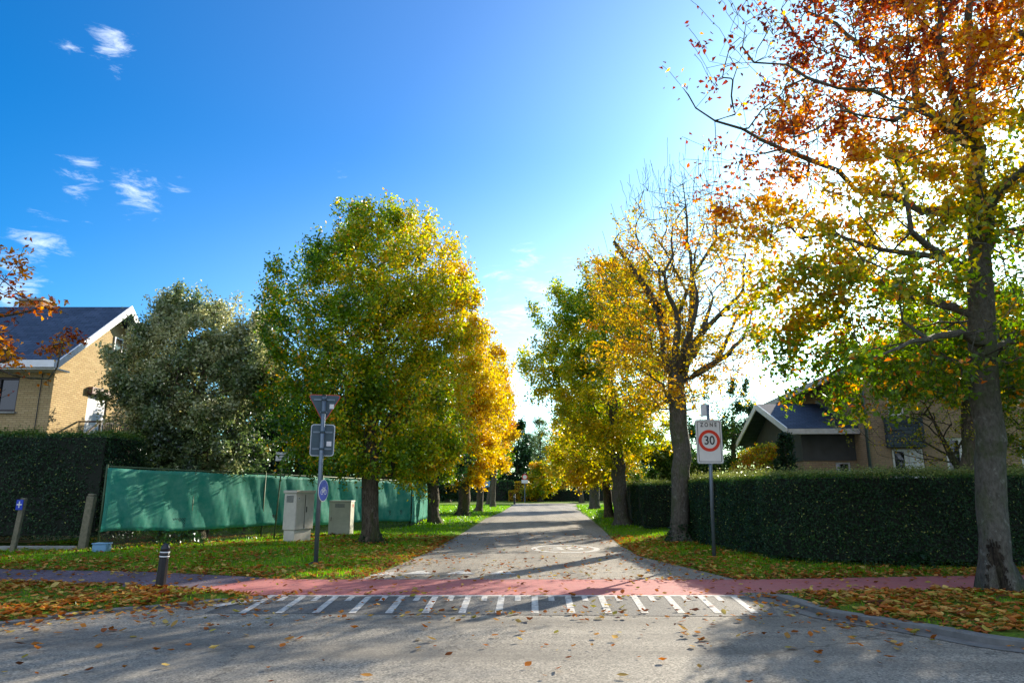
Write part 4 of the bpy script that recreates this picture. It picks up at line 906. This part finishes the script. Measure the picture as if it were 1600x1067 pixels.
# ------------------------------------------------------------------ left sign post (backs of signs)
b3 = (-3.98,14.49); topp = P(507,619,14.5); e = empty('sign_post', (b3[0],b3[1],0), 'tall grey post with two signs seen from behind and a blue round cycle sign', 'sign')
lx = topp[0]-b3[0]; zt = topp[2]; at = lambda z: lx*z/zt
b = MB(); b.tube([(0,0,-.05),(lx,0,zt)], .045, 14); b.build('pole', M['galv'], e, smooth=True)
b = MB(); b.tube([(0,0,.02),(0,0,.07),(.01,0,.12)], [.19,.17,.06], 16); b.build('foot_plate', M['rubber'], e, smooth=True)
b = MB(); b.tube([(at(zt),0,zt+.001),(at(zt),0,zt+.03)], [.05,.045], 14); b.build('cap', M['rubber'], e, smooth=True)
def plate_round(pts, th, y0): return [(x, y0, z) for x, z in pts]
def rrect(x0,x1,z0,z1,r,n=5):
    o = []
    for cx_, cz, a0 in ((x1-r,z1-r,0),(x0+r,z1-r,90),(x0+r,z0+r,180),(x1-r,z0+r,270)):
        for i in range(n+1): a = math.radians(a0+90*i/n); o.append((cx_+r*math.cos(a), cz+r*math.sin(a)))
    return o
def rtri(cx_, zt_, w, h, r, n=5):
    o = []; A3 = [(cx_+w/2-r*1.7, zt_-r), (cx_-w/2+r*1.7, zt_-r), (cx_, zt_-h+2*r)]
    for (px, pz), a0 in zip(A3, (-30,90,210)):
        for i in range(n+1): a = math.radians(a0+120*i/n); o.append((px+r*math.cos(a), pz+r*math.sin(a)))
    return o
def px2(x, y, Y): q = P(x,y,Y); return q[0]-b3[0], q[2]
# triangle (plate plane turned slightly)
tl, tr_, tb = px2(484,618,14.55), px2(531,618,14.55), px2(507,661,14.55)
def signparent(zc, rz): o = bpy.data.objects.new('x', None); return o
rot = math.radians(14)
def turned(pts, y0, cx_): return [(cx_+(x-cx_)*math.cos(rot), y0+(x-cx_)*math.sin(rot), z) for x, z in pts]
cT = (tl[0]+tr_[0])/2; hT = tl[1]-tb[1]; T_ = rtri(cT, tl[1]+.01, (tr_[0]-tl[0])*1.03, hT, .035)
b = MB(); b.prism(turned(T_, .075, cT), (0,.004,0)); tb_ = b.build('give_way_sign', M['galvdark'], e)
T2 = rtri(cT, tl[1]+.022, (tr_[0]-tl[0])*1.09, hT+.035, .045)
b = MB(); k = len(T_); O1 = turned(T2,.083,cT); b.prism(O1,(0,.006,0)); b.build('sign_rim', M['red'], tb_)
R0, R1 = px2(488,664,14.55), px2(519,711,14.55); cR = (R0[0]+R1[0])/2
Rr = rrect(R0[0],R1[0],R1[1],R0[1],.05); b = MB(); b.prism(turned(Rr,.072,cR),(0,.004,0)); rb_ = b.build('rectangular_sign', M['galvdark'], e)
Rr = rrect(R0[0]-.018,R1[0]+.018,R1[1]-.018,R0[1]+.018,.06); b = MB(); b.prism(turned(Rr,.08,cR),(0,.006,0)); b.build('sign_rim', M['alu'], rb_)
for par_, zs, c_, wv in ((tb_, (tl[1]-.09,tl[1]-.36), cT, .22), (rb_, (R0[1]-.15,R1[1]+.13), cR, .2)):
    for z in zs: b = MB(); w2 = wv*(1 if z > tl[1]-.2 or par_ is rb_ else .35); b.prism(turned([(c_-w2,z-.018),(c_+w2,z-.018),(c_+w2,z+.018),(c_-w2,z+.018)],.058,c_),(0,.012,0)); b.build('bracket', M['galv'], par_)
    for z in zs: b = MB(); b.tube([(at(z),0,z-.022),(at(z),0,z+.022)], .053, 14); b.build('clamp', M['galvdark'], par_, smooth=True)
b = MB(); b.prism(turned([(cT+.11,tl[1]-.28),(cT+.2,tl[1]-.28),(cT+.2,tl[1]-.18),(cT+.11,tl[1]-.18)],.068,cT),(0,.004,0)); b.build('sticker', M['white'], tb_)
b = MB(); b.prism(turned([(cR+.09,R1[1]+.19),(cR+.19,R1[1]+.19),(cR+.19,R1[1]+.29),(cR+.09,R1[1]+.29)],.064,cR),(0,.004,0)); b.build('sticker', M['white'], rb_)
# blue cycle sign: disc seen obliquely, facing right and to the camera
cB = px2(503,766,14.4); al = math.radians(79); nB = Vector((math.sin(al), -math.cos(al), 0)); uB = Vector((math.cos(al), math.sin(al), 0)); ctr = Vector((cB[0]+.01, -.03, cB[1]))
def disc(r, off, n=36, th=.004): 
    c = ctr+nB*off; return [tuple(c+uB*(r*math.cos(2*math.pi*i/n))+Vector((0,0,r*math.sin(2*math.pi*i/n)))) for i in range(n)]
b = MB(); b.prism(disc(.225,.0), nB*.006); ds = b.build('cycle_sign', M['white'], e)
b = MB(); b.prism(disc(.208,.0065), nB*.003); b.build('blue_face', M['blue'], ds)
def on(x, z, o=.011): return ctr+uB*x+Vector((0,0,z))+nB*o
b = MB()
for wx in (-.075,.075):
    for i in range(16):
        a0, a1 = 2*math.pi*i/16, 2*math.pi*(i+1)/16
        b.bar(on(wx+.05*math.cos(a0), -.03+.05*math.sin(a0)), on(wx+.05*math.cos(a1), -.03+.05*math.sin(a1)), .012, .003, up=nB)
for p_, q_ in (((-.075,-.03),(-.035,.045)),((-.035,.045),(.05,.045)),((.05,.045),(0,-.03)),((0,-.03),(-.035,.045)),((-.075,-.03),(0,-.03)),((.075,-.03),(.045,.07)),((.045,.07),(.08,.07)),((-.055,.06),(-.015,.06))):
    b.bar(on(*p_), on(*q_), .012, .003, up=nB)
b.build('bicycle_symbol', M['white'], ds)
# ------------------------------------------------------------------ ZONE 30 sign
zb3 = (4.56,16.09); e = empty('zone_sign', (zb3[0],zb3[1],0), 'white zone 30 speed limit sign on a grey pole by the right hedge', 'sign')
tpz = P(1106,632,16.1); lz = tpz[0]-zb3[0]; atz = lambda z: lz*z/tpz[2]
b = MB(); b.tube([(0,0,-.05),(lz,0,tpz[2])], .042, 14); b.build('pole', M['galv'], e, smooth=True)
c0, c1 = P(1087,655,15.95), P(1132.5,724,15.95); x0, x1, z1, z0 = c0[0]-zb3[0], c1[0]-zb3[0], c0[2], c1[2]; xc = (x0+x1)/2
pe = MB(); pe.prism([(x,-.075,z) for x,z in rrect(x0,x1,z0,z1,.045)], (0,.02,0)); pl = pe.build('sign_plate', M['alu'], e)
b = MB(); b.prism([(x,-.079,z) for x,z in rrect(x0+.012,x1-.012,z0+.012,z1-.012,.04)], (0,.0035,0)); b.build('white_face', M['signwhite'], pl)
b = MB(); i0 = rrect(x0+.04,x1-.04,z0+.04,z1-.04,.03); i1 = rrect(x0+.052,x1-.052,z0+.052,z1-.052,.022)
for i in range(len(i0)):
    j = (i+1)%len(i0); b.quad(*[(q[0],-.0815,q[1]) for q in (i0[i],i0[j],i1[j],i1[i])])
b.build('black_border', M['signblack'], pl, fix=False)
zc = P(1109,688,15.95)[2]; Ro, Ri = .25, .178; b = MB()
for i in range(48):
    a0, a1 = 2*math.pi*i/48, 2*math.pi*(i+1)/48
    b.quad(*[(xc+r_*math.cos(a),-.082,zc+r_*math.sin(a)) for r_, a in ((Ri,a0),(Ro,a0),(Ro,a1),(Ri,a1))])
b.build('red_ring', M['red'], pl, fix=False)
text_mesh('number_lettering', '30', .27, M['signblack'], pl, (xc,-.083,zc), (math.pi/2,0,0), .95, 1.05, .001, .003)
o = text_mesh('zone_lettering', 'Z O N E', .125, M['signblack'], pl, (xc,-.083,z1-.125), (math.pi/2,0,0), .86, 1.05, .001, .002)
b = MB(); b.prism([(atz(tpz[2])-.17,.03,tpz[2]-.28),(atz(tpz[2])-.05,-.03,tpz[2]-.28),(atz(tpz[2])-.05,-.03,tpz[2]),(atz(tpz[2])-.17,.03,tpz[2])],(0,.008,0)); b.build('side_plate', M['white_dirty'], e)
for z in (z0+.2, z1-.2): b = MB(); b.tube([(atz(z),0,z-.03),(atz(z),0,z+.03)], .05, 14); b.build('clamp', M['galvdark'], e, smooth=True)
# ------------------------------------------------------------------ bollards
def bollard(loc, label, grp=None, s=1, lean=0):
    e = empty('bollard', loc, label, 'bollard', grp); e.scale = (s,s,s); e.rotation_euler = (0,lean,0)
    b = MB(); b.tube([(0,0,-.05),(0,0,.0),(0,0,.46)], [.082,.080,.070], 8); b.build('shaft', M['black'], e, .006)
    for z in (.472,.535): b = MB(); b.tube([(0,0,z),(0,0,z+.018)], .072, 20); b.build('white_ring', M['white'], e, smooth=True)
    b = MB(); b.tube([(0,0,.461),(0,0,.471)], .069, 20); b.tube([(0,0,.491),(0,0,.534)], .069, 20)
    b.tube([(0,0,.554),(0,0,.60),(0,0,.635),(0,0,.66),(0,0,.672)], [.070,.068,.056,.036,.012], 20); b.build('domed_cap', M['black'], e, smooth=True)
    return e
bollard((-5.34,10.92,.06), 'black bollard with two white rings on the leaf covered left verge', None, 1, math.radians(2))
bollard((.32,89,.0), 'tiny dark bollard at the far left edge of the street', 'distant bollards', 1.8)
bollard((1.55,108.3,.0), 'tiny dark bollard beside the far pair of road signs', 'distant bollards', 1.5)
# far signs
def farsign(px, py0, py1, Y, label, shapes, w=.09):
    x, _, z = P(px, py1, Y); e = empty('road_sign', (x,Y,0), label, 'sign', 'distant road signs'); b = MB(); b.tube([(0,0,-.05),(0,0,P(px,py0,Y)[2])], w, 8); b.build('pole', M['galv'], e)
    for kind, yc, ww, hh, mt, mt2 in shapes:
        zc_ = P(px,yc,Y)[2]; b = MB()
        if kind == 'r': b.box(-ww/2,ww/2,-.16,-.12,zc_-hh/2,zc_+hh/2)
        else: b.prism([(ww/2*math.cos(2*math.pi*i/24),-.16,zc_+ww/2*math.sin(2*math.pi*i/24)) for i in range(24)],(0,.04,0))
        pl_ = b.build('sign_plate', M[mt], e)
        if mt2:
            b = MB(); b.prism([(ww*.36*math.cos(2*math.pi*i/24),-.175,zc_+ww*.36*math.sin(2*math.pi*i/24)) for i in range(24)],(0,.013,0)); b.build('sign_face', M[mt2], pl_)
farsign(820,738,783,103,'far red edged round sign over a white plate at the street end',[('c',745,.85,.85,'red','signwhite'),('r',752,.95,.5,'white',None)])
farsign(752,748,782,80,'blue sign seen across the far left lawn',[('r',754,.0001,.0001,'galv',None)])
x, _, z = P(760,755,80); b = MB(); b.prism([(P(752,762,80)[0],80,P(752,762,80)[2]),(P(765,760,80)[0],80,P(765,760,80)[2]),(P(766,751,80)[0],80,P(766,751,80)[2]),(P(757,752,80)[0],80,P(757,752,80)[2])],(0,.08,0))
par = [o for o in COL.objects if o.name.startswith('road_sign')][-1]
for ch in list(par.children):
    if ch.name.startswith('sign_plate'): bpy.data.objects.remove(ch)
o = b.build('sign_plate', M['signblue2'] if 'signblue2' in M else M['bluebox'], par); o.location = (-par.location[0],-par.location[1]-.2,0)
# ------------------------------------------------------------------ houses
def wall(b, o, u, L, z0, z1, holes=(), dep=.12, inw=(0,1,0)):
    """rect wall with openings; o origin xy, u unit dir, holes (a0,a1,z0,z1)"""
    us = sorted({0, L, *[h[0] for h in holes], *[h[1] for h in holes]}); zs = sorted({z0, z1, *[h[2] for h in holes], *[h[3] for h in holes]})
    pt = lambda a, z, d=0: (o[0]+u[0]*a+inw[0]*d, o[1]+u[1]*a+inw[1]*d, z)
    for i in range(len(us)-1):
        for j in range(len(zs)-1):
            am, zm = (us[i]+us[i+1])/2, (zs[j]+zs[j+1])/2
            if any(h[0] < am < h[1] and h[2] < zm < h[3] for h in holes): continue
            b.quad(pt(us[i],zs[j]), pt(us[i+1],zs[j]), pt(us[i+1],zs[j+1]), pt(us[i],zs[j+1]))
    for a0, a1, h0, h1 in holes:
        b.quad(pt(a0,h0),pt(a0,h0,dep),pt(a0,h1,dep),pt(a0,h1)); b.quad(pt(a1,h0),pt(a1,h1),pt(a1,h1,dep),pt(a1,h0,dep))
        b.quad(pt(a0,h0),pt(a1,h0),pt(a1,h0,dep),pt(a0,h0,dep)); b.quad(pt(a0,h1),pt(a0,h1,dep),pt(a1,h1,dep),pt(a1,h1))
def window(par, o, u, inw, hole, fm, bars=(1,), fw=.06, dep=.08, sill=True, glass='glass', curtain=False):
    a0, a1, z0, z1 = hole; U = Vector((*u,0)); I = Vector(inw); O = Vector((*o,0)); pt = lambda a, z, d: O+U*a+I*d+Vector((0,0,z)); e_ = .004
    b = MB()
    for p, q in (((a0+fw/2+e_,z0+e_),(a0+fw/2+e_,z1-e_)),((a1-fw/2-e_,z0+e_),(a1-fw/2-e_,z1-e_))): b.bar(pt(p[0],p[1],dep), pt(q[0],q[1],dep), fw, .05, up=tuple(I))
    for z in (z0+fw/2+e_, z1-fw/2-e_): b.bar(pt(a0+fw+e_,z,dep), pt(a1-fw-e_,z,dep), fw, .05, up=(0,0,1)) if False else b.bar(pt(a0+fw+e_,z,dep), pt(a1-fw-e_,z,dep), .05, fw)
    for t in bars:
        if 0 < t < 1: a = a0+(a1-a0)*t; b.bar(pt(a,z0+fw+e_,dep), pt(a,z1-fw-e_,dep), fw*.8, .045, up=tuple(I))
    f = b.build('window', M[fm], par)
    b = MB(); b.quad(pt(a0+.01,z0+.01,dep+.028),pt(a1-.01,z0+.01,dep+.028),pt(a1-.01,z1-.01,dep+.028),pt(a0+.01,z1-.01,dep+.028)); b.build('pane', M[glass], f)
    if sill: b = MB(); b.bar(pt(a0-.05,z0-.035,-.02), pt(a1+.05,z0-.035,-.02), .16, .05); b.build('sill', M['concrete'], f)
    return f
# left: yellow brick house
hx, hy = -13.77, 20.3; e = empty('yellow_brick_house', (hx,hy,0), 'yellow brick house with dark slate roof and white fascia above the left hedge', 'house')
D = 5.5; zw = 5.5
b = MB(); hF = (6.9,8.0,3.84,4.87); LW = 9.0
wall(b, (-LW,0), (1,0), LW, 0, zw, [(LW-2.15,LW-1.03,3.84,4.87)], .12, (0,1,0))
wall(b, (0,0), (0,1), D, 0, zw, [(1.75,2.85,2.75,4.72)], .12, (-1,0,0))
b.quad((0,D,0),(-LW,D,0),(-LW,D,zw),(0,D,zw)); b.quad((-LW,0,0),(-LW,0,zw),(-LW,D,zw),(-LW,D,0))
rz_ = zw+D/2*.76
b.quad((0,0,zw),(0,D,zw),(0,D/2,rz_)); b.quad((-LW,0,zw),(-LW,D/2,rz_),(-LW,D,zw)); b.build('wall', M['brick_yellow'], e, fix=False)
window(e, (-LW,0), (1,0), (0,1,0), (LW-2.15,LW-1.03,3.84,4.87), 'darkframe', bars=(.45,))
oy, ox = .62, .45; sl = .76; ze = zw-.62*sl+.06
def roofpair(b, x0, x1, y0, ym, y1, z_e, z_r, th=.16):
    for ya in (y0, y1):
        b.prism([(x0,ya,z_e),(x1,ya,z_e),(x1,ym,z_r),(x0,ym,z_r)], (0,0,th))
b = MB(); zr = rz_+.06
b.prism([(-LW-.4,-oy,ze),(-LW-.4,D/2,zr),(-LW-.4,D+oy,ze),(-LW-.4,D+oy,ze+.14),(-LW-.4,D/2,zr+.16),(-LW-.4,-oy,ze+.14)], (LW+.4+ox,0,0))
rf = b.build('roof', M['slate'], e)
b = MB()   # white verge boards + fascia/gutter
b.prism([(ox+.005,-oy-.02,ze-.07),(ox+.005,D/2,zr-.07),(ox+.005,D+oy+.02,ze-.07),(ox+.005,D+oy+.02,ze+.17),(ox+.005,D/2,zr+.20),(ox+.005,-oy-.02,ze+.17)], (.045,0,0)); b.build('verge_board', M['white'], rf)
b = MB(); b.box(-LW-.4,ox,-oy-.14,-oy-.022,ze-.04,ze+.17); b.box(-LW-.4,ox,-oy-.02,-.01,ze-.09,ze-.045); b.build('fascia', M['white'], rf)
b = MB(); b.box(-3.55,-2.75,D/2+.1,D/2+.75,zr-.5,zr+.42); ch_ = b.build('chimney', M['brick_chim'], rf); b = MB(); b.box(-3.62,-2.68,D/2+.03,D/2+.82,zr+.422,zr+.5); b.build('chimney_cap', M['concrete'], ch_)
b = MB(); b.tube([(-.35,-.03,0),(-.35,-.03,zw-.05)], .012, 6); b.build('cable', M['black'], e)
b = MB(); b.box(-.09,-.05,1.78,2.82,2.78,4.6)
for i in range(22): b.box(-.049,-.043,1.8,2.8,2.8+i*.082,2.86+i*.082)
b.build('roller_shutter', M['shutter'], e)
b = MB(); b.box(.005,.16,1.68,2.92,4.62,4.84); b.build('shutter_box', M['shutbox'], e, .01)
b = MB(); b.box(.003,.05,2.75,3.25,6.05,6.75); w_ = b.build('window', M['white'], e); b = MB(); b.box(.052,.055,2.8,3.2,6.1,6.7); b.build('pane', M['glass'], w_)
b = MB(); b.box(.0,.75,1.4,4.2,2.58,2.72); bl_ = b.build('balcony', M['concrete'], e)
b = MB(); b.bar((.72,1.4,3.68),(.72,4.2,3.68),.05); b.bar((.72,1.4,2.8),(.72,4.2,2.8),.04); b.bar((.02,1.4,3.68),(.72,1.4,3.68),.05)
for i in range(24): b.bar((.72,1.45+i*.118,2.72),(.72,1.45+i*.118,3.66),.022)
b.bar((.72,1.38,3.66),(.72,-.3,2.6),.05); b.bar((.72,1.4,2.72),(.72,1.4,3.72),.06); b.build('railing', M['darkframe'], bl_)
# right: red brown brick house with low gabled wing
e = empty('brick_house', (11.75,22.8,0), 'brown brick two storey house with low slate roofed wing behind the right hedge', 'house', rz=math.radians(-5))
W_, Dm, zw = 8.0, 10.0, 5.6
holes = [(.75,1.75,.9,2.9),(2.45,3.45,1.6,3.25),(4.75,6.3,1.6,3.25),(.8,1.3,3.95,5.3),(3.6,4.6,4.2,5.3)]
b = MB(); wall(b, (0,0), (1,0), W_, 0, zw, holes, .12, (0,1,0)); wall(b, (0,0), (0,1), Dm, 0, zw, [], .12, (1,0,0))
b.quad((W_,0,0),(W_,0,zw),(W_,Dm,zw),(W_,Dm,0)); b.quad((0,Dm,0),(W_,Dm,0),(W_,Dm,zw),(0,Dm,zw)); zr = zw+W_/2*.42
b.quad((0,0,zw),(W_,0,zw),(W_/2,0,zr)); b.quad((0,Dm,zw),(W_/2,Dm,zr),(W_,Dm,zw)); b.build('wall', M['brick_red'], e, fix=False)
b = MB(); zz0 = zw-.75*.42
b.prism([(-.75,-.4,zz0+.05),(W_/2,-.4,zr+.05),(W_+.75,-.4,zz0+.05),(W_+.75,-.4,zz0+.21),(W_/2,-.4,zr+.26),(-.75,-.4,zz0+.21)], (0,Dm+.8,0)); rf = b.build('roof', M['tile_brown'], e)
b = MB(); b.box(-.87,-.753,-.42,Dm+.42,zz0-.02,zz0+.2); b.build('fascia', M['white_dirty'], rf)
b = MB(); b.box(5.2,6.0,4,4.7,zr-1.4,zr+.5); b.build('chimney', M['brick_red'], rf)
b = MB(); b.prism([(-.74,-.43,zz0-.02),(W_/2,-.43,zr-.02),(W_+.74,-.43,zz0-.02),(W_+.74,-.43,zz0+.23),(W_/2,-.43,zr+.28),(-.74,-.43,zz0+.23)], (0,.025,0)); b.build('verge_board', M['white_dirty'], rf)
for i, h_ in enumerate(holes):
    if i == 0: continue
    window(e, (0,0), (1,0), (0,1,0), h_, 'white', bars=(.5,) if i < 3 else (.5,), fw=.09)
b = MB(); b.box(.77,1.73,.06,.10,.92,2.88); dr = b.build('door', M['shutter'], e); b = MB(); b.box(.85,1.15,.05,.058,1.2,2.8); b.build('door_glass', M['glass'], dr)
b = MB(); b.box(.77,.83,.02,.058,.92,2.88); b.box(1.67,1.73,.02,.058,.92,2.88); b.box(1.30,1.36,.02,.058,.92,2.88); b.build('door_frame', M['white'], dr)
b = MB(); b.box(.6,1.75,-.22,-.003,2.93,3.9); b.build('slate_cladding', M['slateclad'], e)
b = MB(); b.tube([(-.02,-.10,0),(-.02,-.10,5.0),(-.3,-.2,5.25)], .05, 10); b.build('downpipe', M['galv'], e, smooth=True)
# wing
wx = -1.75; y0, ym, y1 = 1.0, 4.25, 7.5; zeW, zrW = 3.5, 4.78
b = MB(); wall(b, (wx,y0), (1,0), -wx, 0, 2.56, [(1.05,1.55,1.5,2.5)], .1, (0,1,0)); b.quad((wx,y0,0),(wx,y0,2.56),(wx,y1,2.56),(wx,y1,0)); b.quad((wx,y1,0),(0,y1,0),(0,y1,3.4),(wx,y1,3.4)); b.build('wing_wall', M['brick_red'], e, fix=False)
window(e, (wx,y0), (1,0), (0,1,0), (1.05,1.55,1.5,2.5), 'white', bars=(), fw=.05)
b = MB(); b.box(wx-.03,-.004,y0-.04,y0-.004,2.56,3.5)
b.quad((wx-.03,y0,2.56),(wx-.03,y1,2.56),(wx-.03,y1,3.4),(wx-.03,ym,zrW-.02),(wx-.03,y0,3.4)); b.build('dark_boarding', M['darkwood'], e, fix=False)
xl = -2.35; b = MB(); b.prism([(xl,y0-.45,zeW),(xl,ym,zrW),(xl,y1+.45,zeW-.0),(xl,y1+.45,zeW+.14),(xl,ym,zrW+.15),(xl,y0-.45,zeW+.14)], (-xl-.005,0,0)); rw = b.build('wing_roof', M['slate'], e)
b = MB(); b.prism([(xl-.045,y0-.47,zeW-.06),(xl-.045,ym,zrW-.07),(xl-.045,y1+.47,zeW-.06),(xl-.045,y1+.47,zeW+.16),(xl-.045,ym,zrW+.18),(xl-.045,y0-.47,zeW+.16)], (.042,0,0)); b.build('verge_board', M['white'], rw)
b = MB(); b.box(xl,-.005,y0-.57,y0-.455,zeW-.07,zeW+.11); b.box(xl,-.005,y0-.453,y0-.01,zeW-.05,zeW-.02); b.build('gutter', M['white_dirty'], rw)
b = MB(); b.bar((-.03,y0-.45,zeW+.20),(-.03,ym,zrW+.22),.05,.12); b.build('flashing', M['galv'], rw)
# distant pale house glimpsed behind? kept out
# ------------------------------------------------------------------ world, sun, camera
w = bpy.data.worlds.new('World'); S.world = w; w.use_nodes = True; nt = w.node_tree
for n_ in list(nt.nodes): nt.nodes.remove(n_)
sky = N(nt, 'ShaderNodeTexSky', sky_type='NISHITA'); sky.sun_disc = False; sky.sun_elevation = SEL; sky.sun_rotation = SAZ
sky.air_density = 1.0; sky.dust_density = .6; sky.ozone_density = 2.5
tc = N(nt, 'ShaderNodeTexCoord', name='TC')
hs = N(nt, 'ShaderNodeHueSaturation', i_Hue=.5, i_Saturation=1.6, i_Value=1); nt.links.new(sky.outputs[0], hs.inputs['Color'])
# thin clouds
nv = N(nt, 'ShaderNodeVectorMath', operation='NORMALIZE'); nt.links.new(tc.outputs['Generated'], nv.inputs[0])
mp = N(nt, 'ShaderNodeMapping'); mp.inputs['Scale'].default_value = (1,1,3.4); nt.links.new(nv.outputs[0], mp.inputs[0])
cn = noise(nt, 19, 10, .7, vec=mp.outputs[0], dist=.5)
lobes = [(178,70,.045,1),(105,75,.035,.75),(185,112,.02,.7),(120,275,.05,1),(215,300,.06,1),(275,300,.04,.7),(235,285,.03,.6),(70,375,.06,.95),(225,368,.035,.6),(130,355,.04,.5),(540,260,.03,.6),(15,445,.08,1),
         (820,410,.07,.8),(780,430,.05,.8),(850,465,.09,.9),(900,415,.05,.8),(800,500,.1,.95),(640,95,.02,.0)]
acc = None
for x, y, rr, st in lobes:
    d_ = Vector(ray(x, y)).normalized(); ds_ = N(nt, 'ShaderNodeVectorMath', operation='DISTANCE'); nt.links.new(nv.outputs[0], ds_.inputs[0]); ds_.inputs[1].default_value = d_
    mr = N(nt, 'ShaderNodeMapRange', interpolation_type='SMOOTHSTEP'); mr.inputs['From Min'].default_value = 0; mr.inputs['From Max'].default_value = rr*1.3; mr.inputs['To Min'].default_value = st; mr.inputs['To Max'].default_value = 0
    nt.links.new(ds_.outputs['Value'], mr.inputs['Value'])
    if acc is None: acc = mr.outputs[0]
    else:
        mx = N(nt, 'ShaderNodeMath', operation='MAXIMUM'); nt.links.new(acc, mx.inputs[0]); nt.links.new(mr.outputs[0], mx.inputs[1]); acc = mx.outputs[0]
ma = N(nt, 'ShaderNodeMath', operation='MULTIPLY_ADD'); nt.links.new(acc, ma.inputs[0]); ma.inputs[1].default_value = .42; nt.links.new(cn.outputs[0], ma.inputs[2])
cm = N(nt, 'ShaderNodeMapRange', interpolation_type='SMOOTHSTEP'); cm.inputs['From Min'].default_value = .78; cm.inputs['From Max'].default_value = 1.12; cm.inputs['To Max'].default_value = .55
nt.links.new(ma.outputs[0], cm.inputs['Value'])
# aureole round the sun
dt = N(nt, 'ShaderNodeVectorMath', operation='DOT_PRODUCT'); nt.links.new(nv.outputs[0], dt.inputs[0]); dt.inputs[1].default_value = Vector(SUNV).normalized()
cl = N(nt, 'ShaderNodeMath', operation='MAXIMUM'); nt.links.new(dt.outputs['Value'], cl.inputs[0]); cl.inputs[1].default_value = 0
pw = N(nt, 'ShaderNodeMath', operation='POWER'); nt.links.new(cl.outputs[0], pw.inputs[0]); pw.inputs[1].default_value = 9
pw2 = N(nt, 'ShaderNodeMath', operation='POWER'); nt.links.new(cl.outputs[0], pw2.inputs[0]); pw2.inputs[1].default_value = 60
c1_ = mixc(nt, 1.0, hs.outputs[0], (4.5,5.2,6.0), 'MIX')
gl = N(nt, 'ShaderNodeMixRGB', blend_type='MULTIPLY'); gl.inputs[0].default_value = 1; gl.inputs[1].default_value = (1.0,1.1,1.1,1); nt.links.new(pw.outputs[0], gl.inputs[2])
gl2 = N(nt, 'ShaderNodeMixRGB', blend_type='MULTIPLY'); gl2.inputs[0].default_value = 1; gl2.inputs[1].default_value = (4,4,3.8,1); nt.links.new(pw2.outputs[0], gl2.inputs[2])
tn_ = mixc(nt, 1.0, hs.outputs[0], (.40,.88,1.0), 'MULTIPLY'); 
pw3 = N(nt, 'ShaderNodeMath', operation='POWER'); nt.links.new(cl.outputs[0], pw3.inputs[0]); pw3.inputs[1].default_value = 3
gl3 = N(nt, 'ShaderNodeMixRGB', blend_type='MULTIPLY'); gl3.inputs[0].default_value = 1; gl3.inputs[1].default_value = (.95,.75,.30,1); nt.links.new(pw3.outputs[0], gl3.inputs[2])
sx_ = N(nt, 'ShaderNodeSeparateXYZ'); nt.links.new(nv.outputs[0], sx_.inputs[0])
hz = N(nt, 'ShaderNodeMapRange', interpolation_type='SMOOTHSTEP'); hz.inputs['From Min'].default_value = .48; hz.inputs['From Max'].default_value = 0; nt.links.new(sx_.outputs[2], hz.inputs['Value'])
hz2 = N(nt, 'ShaderNodeMath', operation='MULTIPLY'); nt.links.new(hz.outputs[0], hz2.inputs[0]); nt.links.new(pw3.outputs[0], hz2.inputs[1])
gl4 = N(nt, 'ShaderNodeMixRGB', blend_type='MULTIPLY'); gl4.inputs[0].default_value = 1; gl4.inputs[1].default_value = (7,6.2,4.8,1); nt.links.new(hz2.outputs[0], gl4.inputs[2])
tn_ = mixc(nt, 1.0, mixc(nt, 1.0, tn_, gl3.outputs[0], 'ADD'), gl4.outputs[0], 'ADD'); a1_ = mixc(nt, 1.0, tn_, gl.outputs[0], 'ADD'); a2_ = mixc(nt, 1.0, a1_, gl2.outputs[0], 'ADD')
fin = mixc(nt, cm.outputs[0], a2_, (7,7.5,8))
# unseen pale sky area added behind the camera as fill light
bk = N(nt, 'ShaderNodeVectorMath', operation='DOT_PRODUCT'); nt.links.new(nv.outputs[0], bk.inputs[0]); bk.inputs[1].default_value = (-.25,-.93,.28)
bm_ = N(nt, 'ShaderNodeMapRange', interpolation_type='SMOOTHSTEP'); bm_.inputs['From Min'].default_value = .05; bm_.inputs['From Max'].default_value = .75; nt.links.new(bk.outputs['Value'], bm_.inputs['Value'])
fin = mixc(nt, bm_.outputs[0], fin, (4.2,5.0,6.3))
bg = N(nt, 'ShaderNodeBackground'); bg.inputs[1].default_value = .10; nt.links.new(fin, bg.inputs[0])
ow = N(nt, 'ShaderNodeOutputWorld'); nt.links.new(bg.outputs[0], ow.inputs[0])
sl_ = bpy.data.lights.new('sun', 'SUN'); sl_.energy = 5.0; sl_.angle = math.radians(.53); sl_.color = (1,.89,.71)
so = bpy.data.objects.new('sun', sl_); COL.objects.link(so); so.rotation_euler = Vector(SUNV).to_track_quat('Z','Y').to_euler()
cam = bpy.data.cameras.new('camera'); co = bpy.data.objects.new('camera', cam); COL.objects.link(co); S.camera = co
cam.sensor_width = 36; cam.lens = 36*F/1600; cam.clip_start = .05; cam.clip_end = 4000
co.location = (0,0,CH); co.rotation_euler = (math.pi/2+PIT, 0, 0)
S.view_settings.view_transform = 'Standard'; S.view_settings.look = 'None'; S.view_settings.exposure = 1.2; S.view_settings.gamma = 1
S.cycles.max_bounces = 8; S.cycles.diffuse_bounces = 4; S.cycles.transmission_bounces = 6
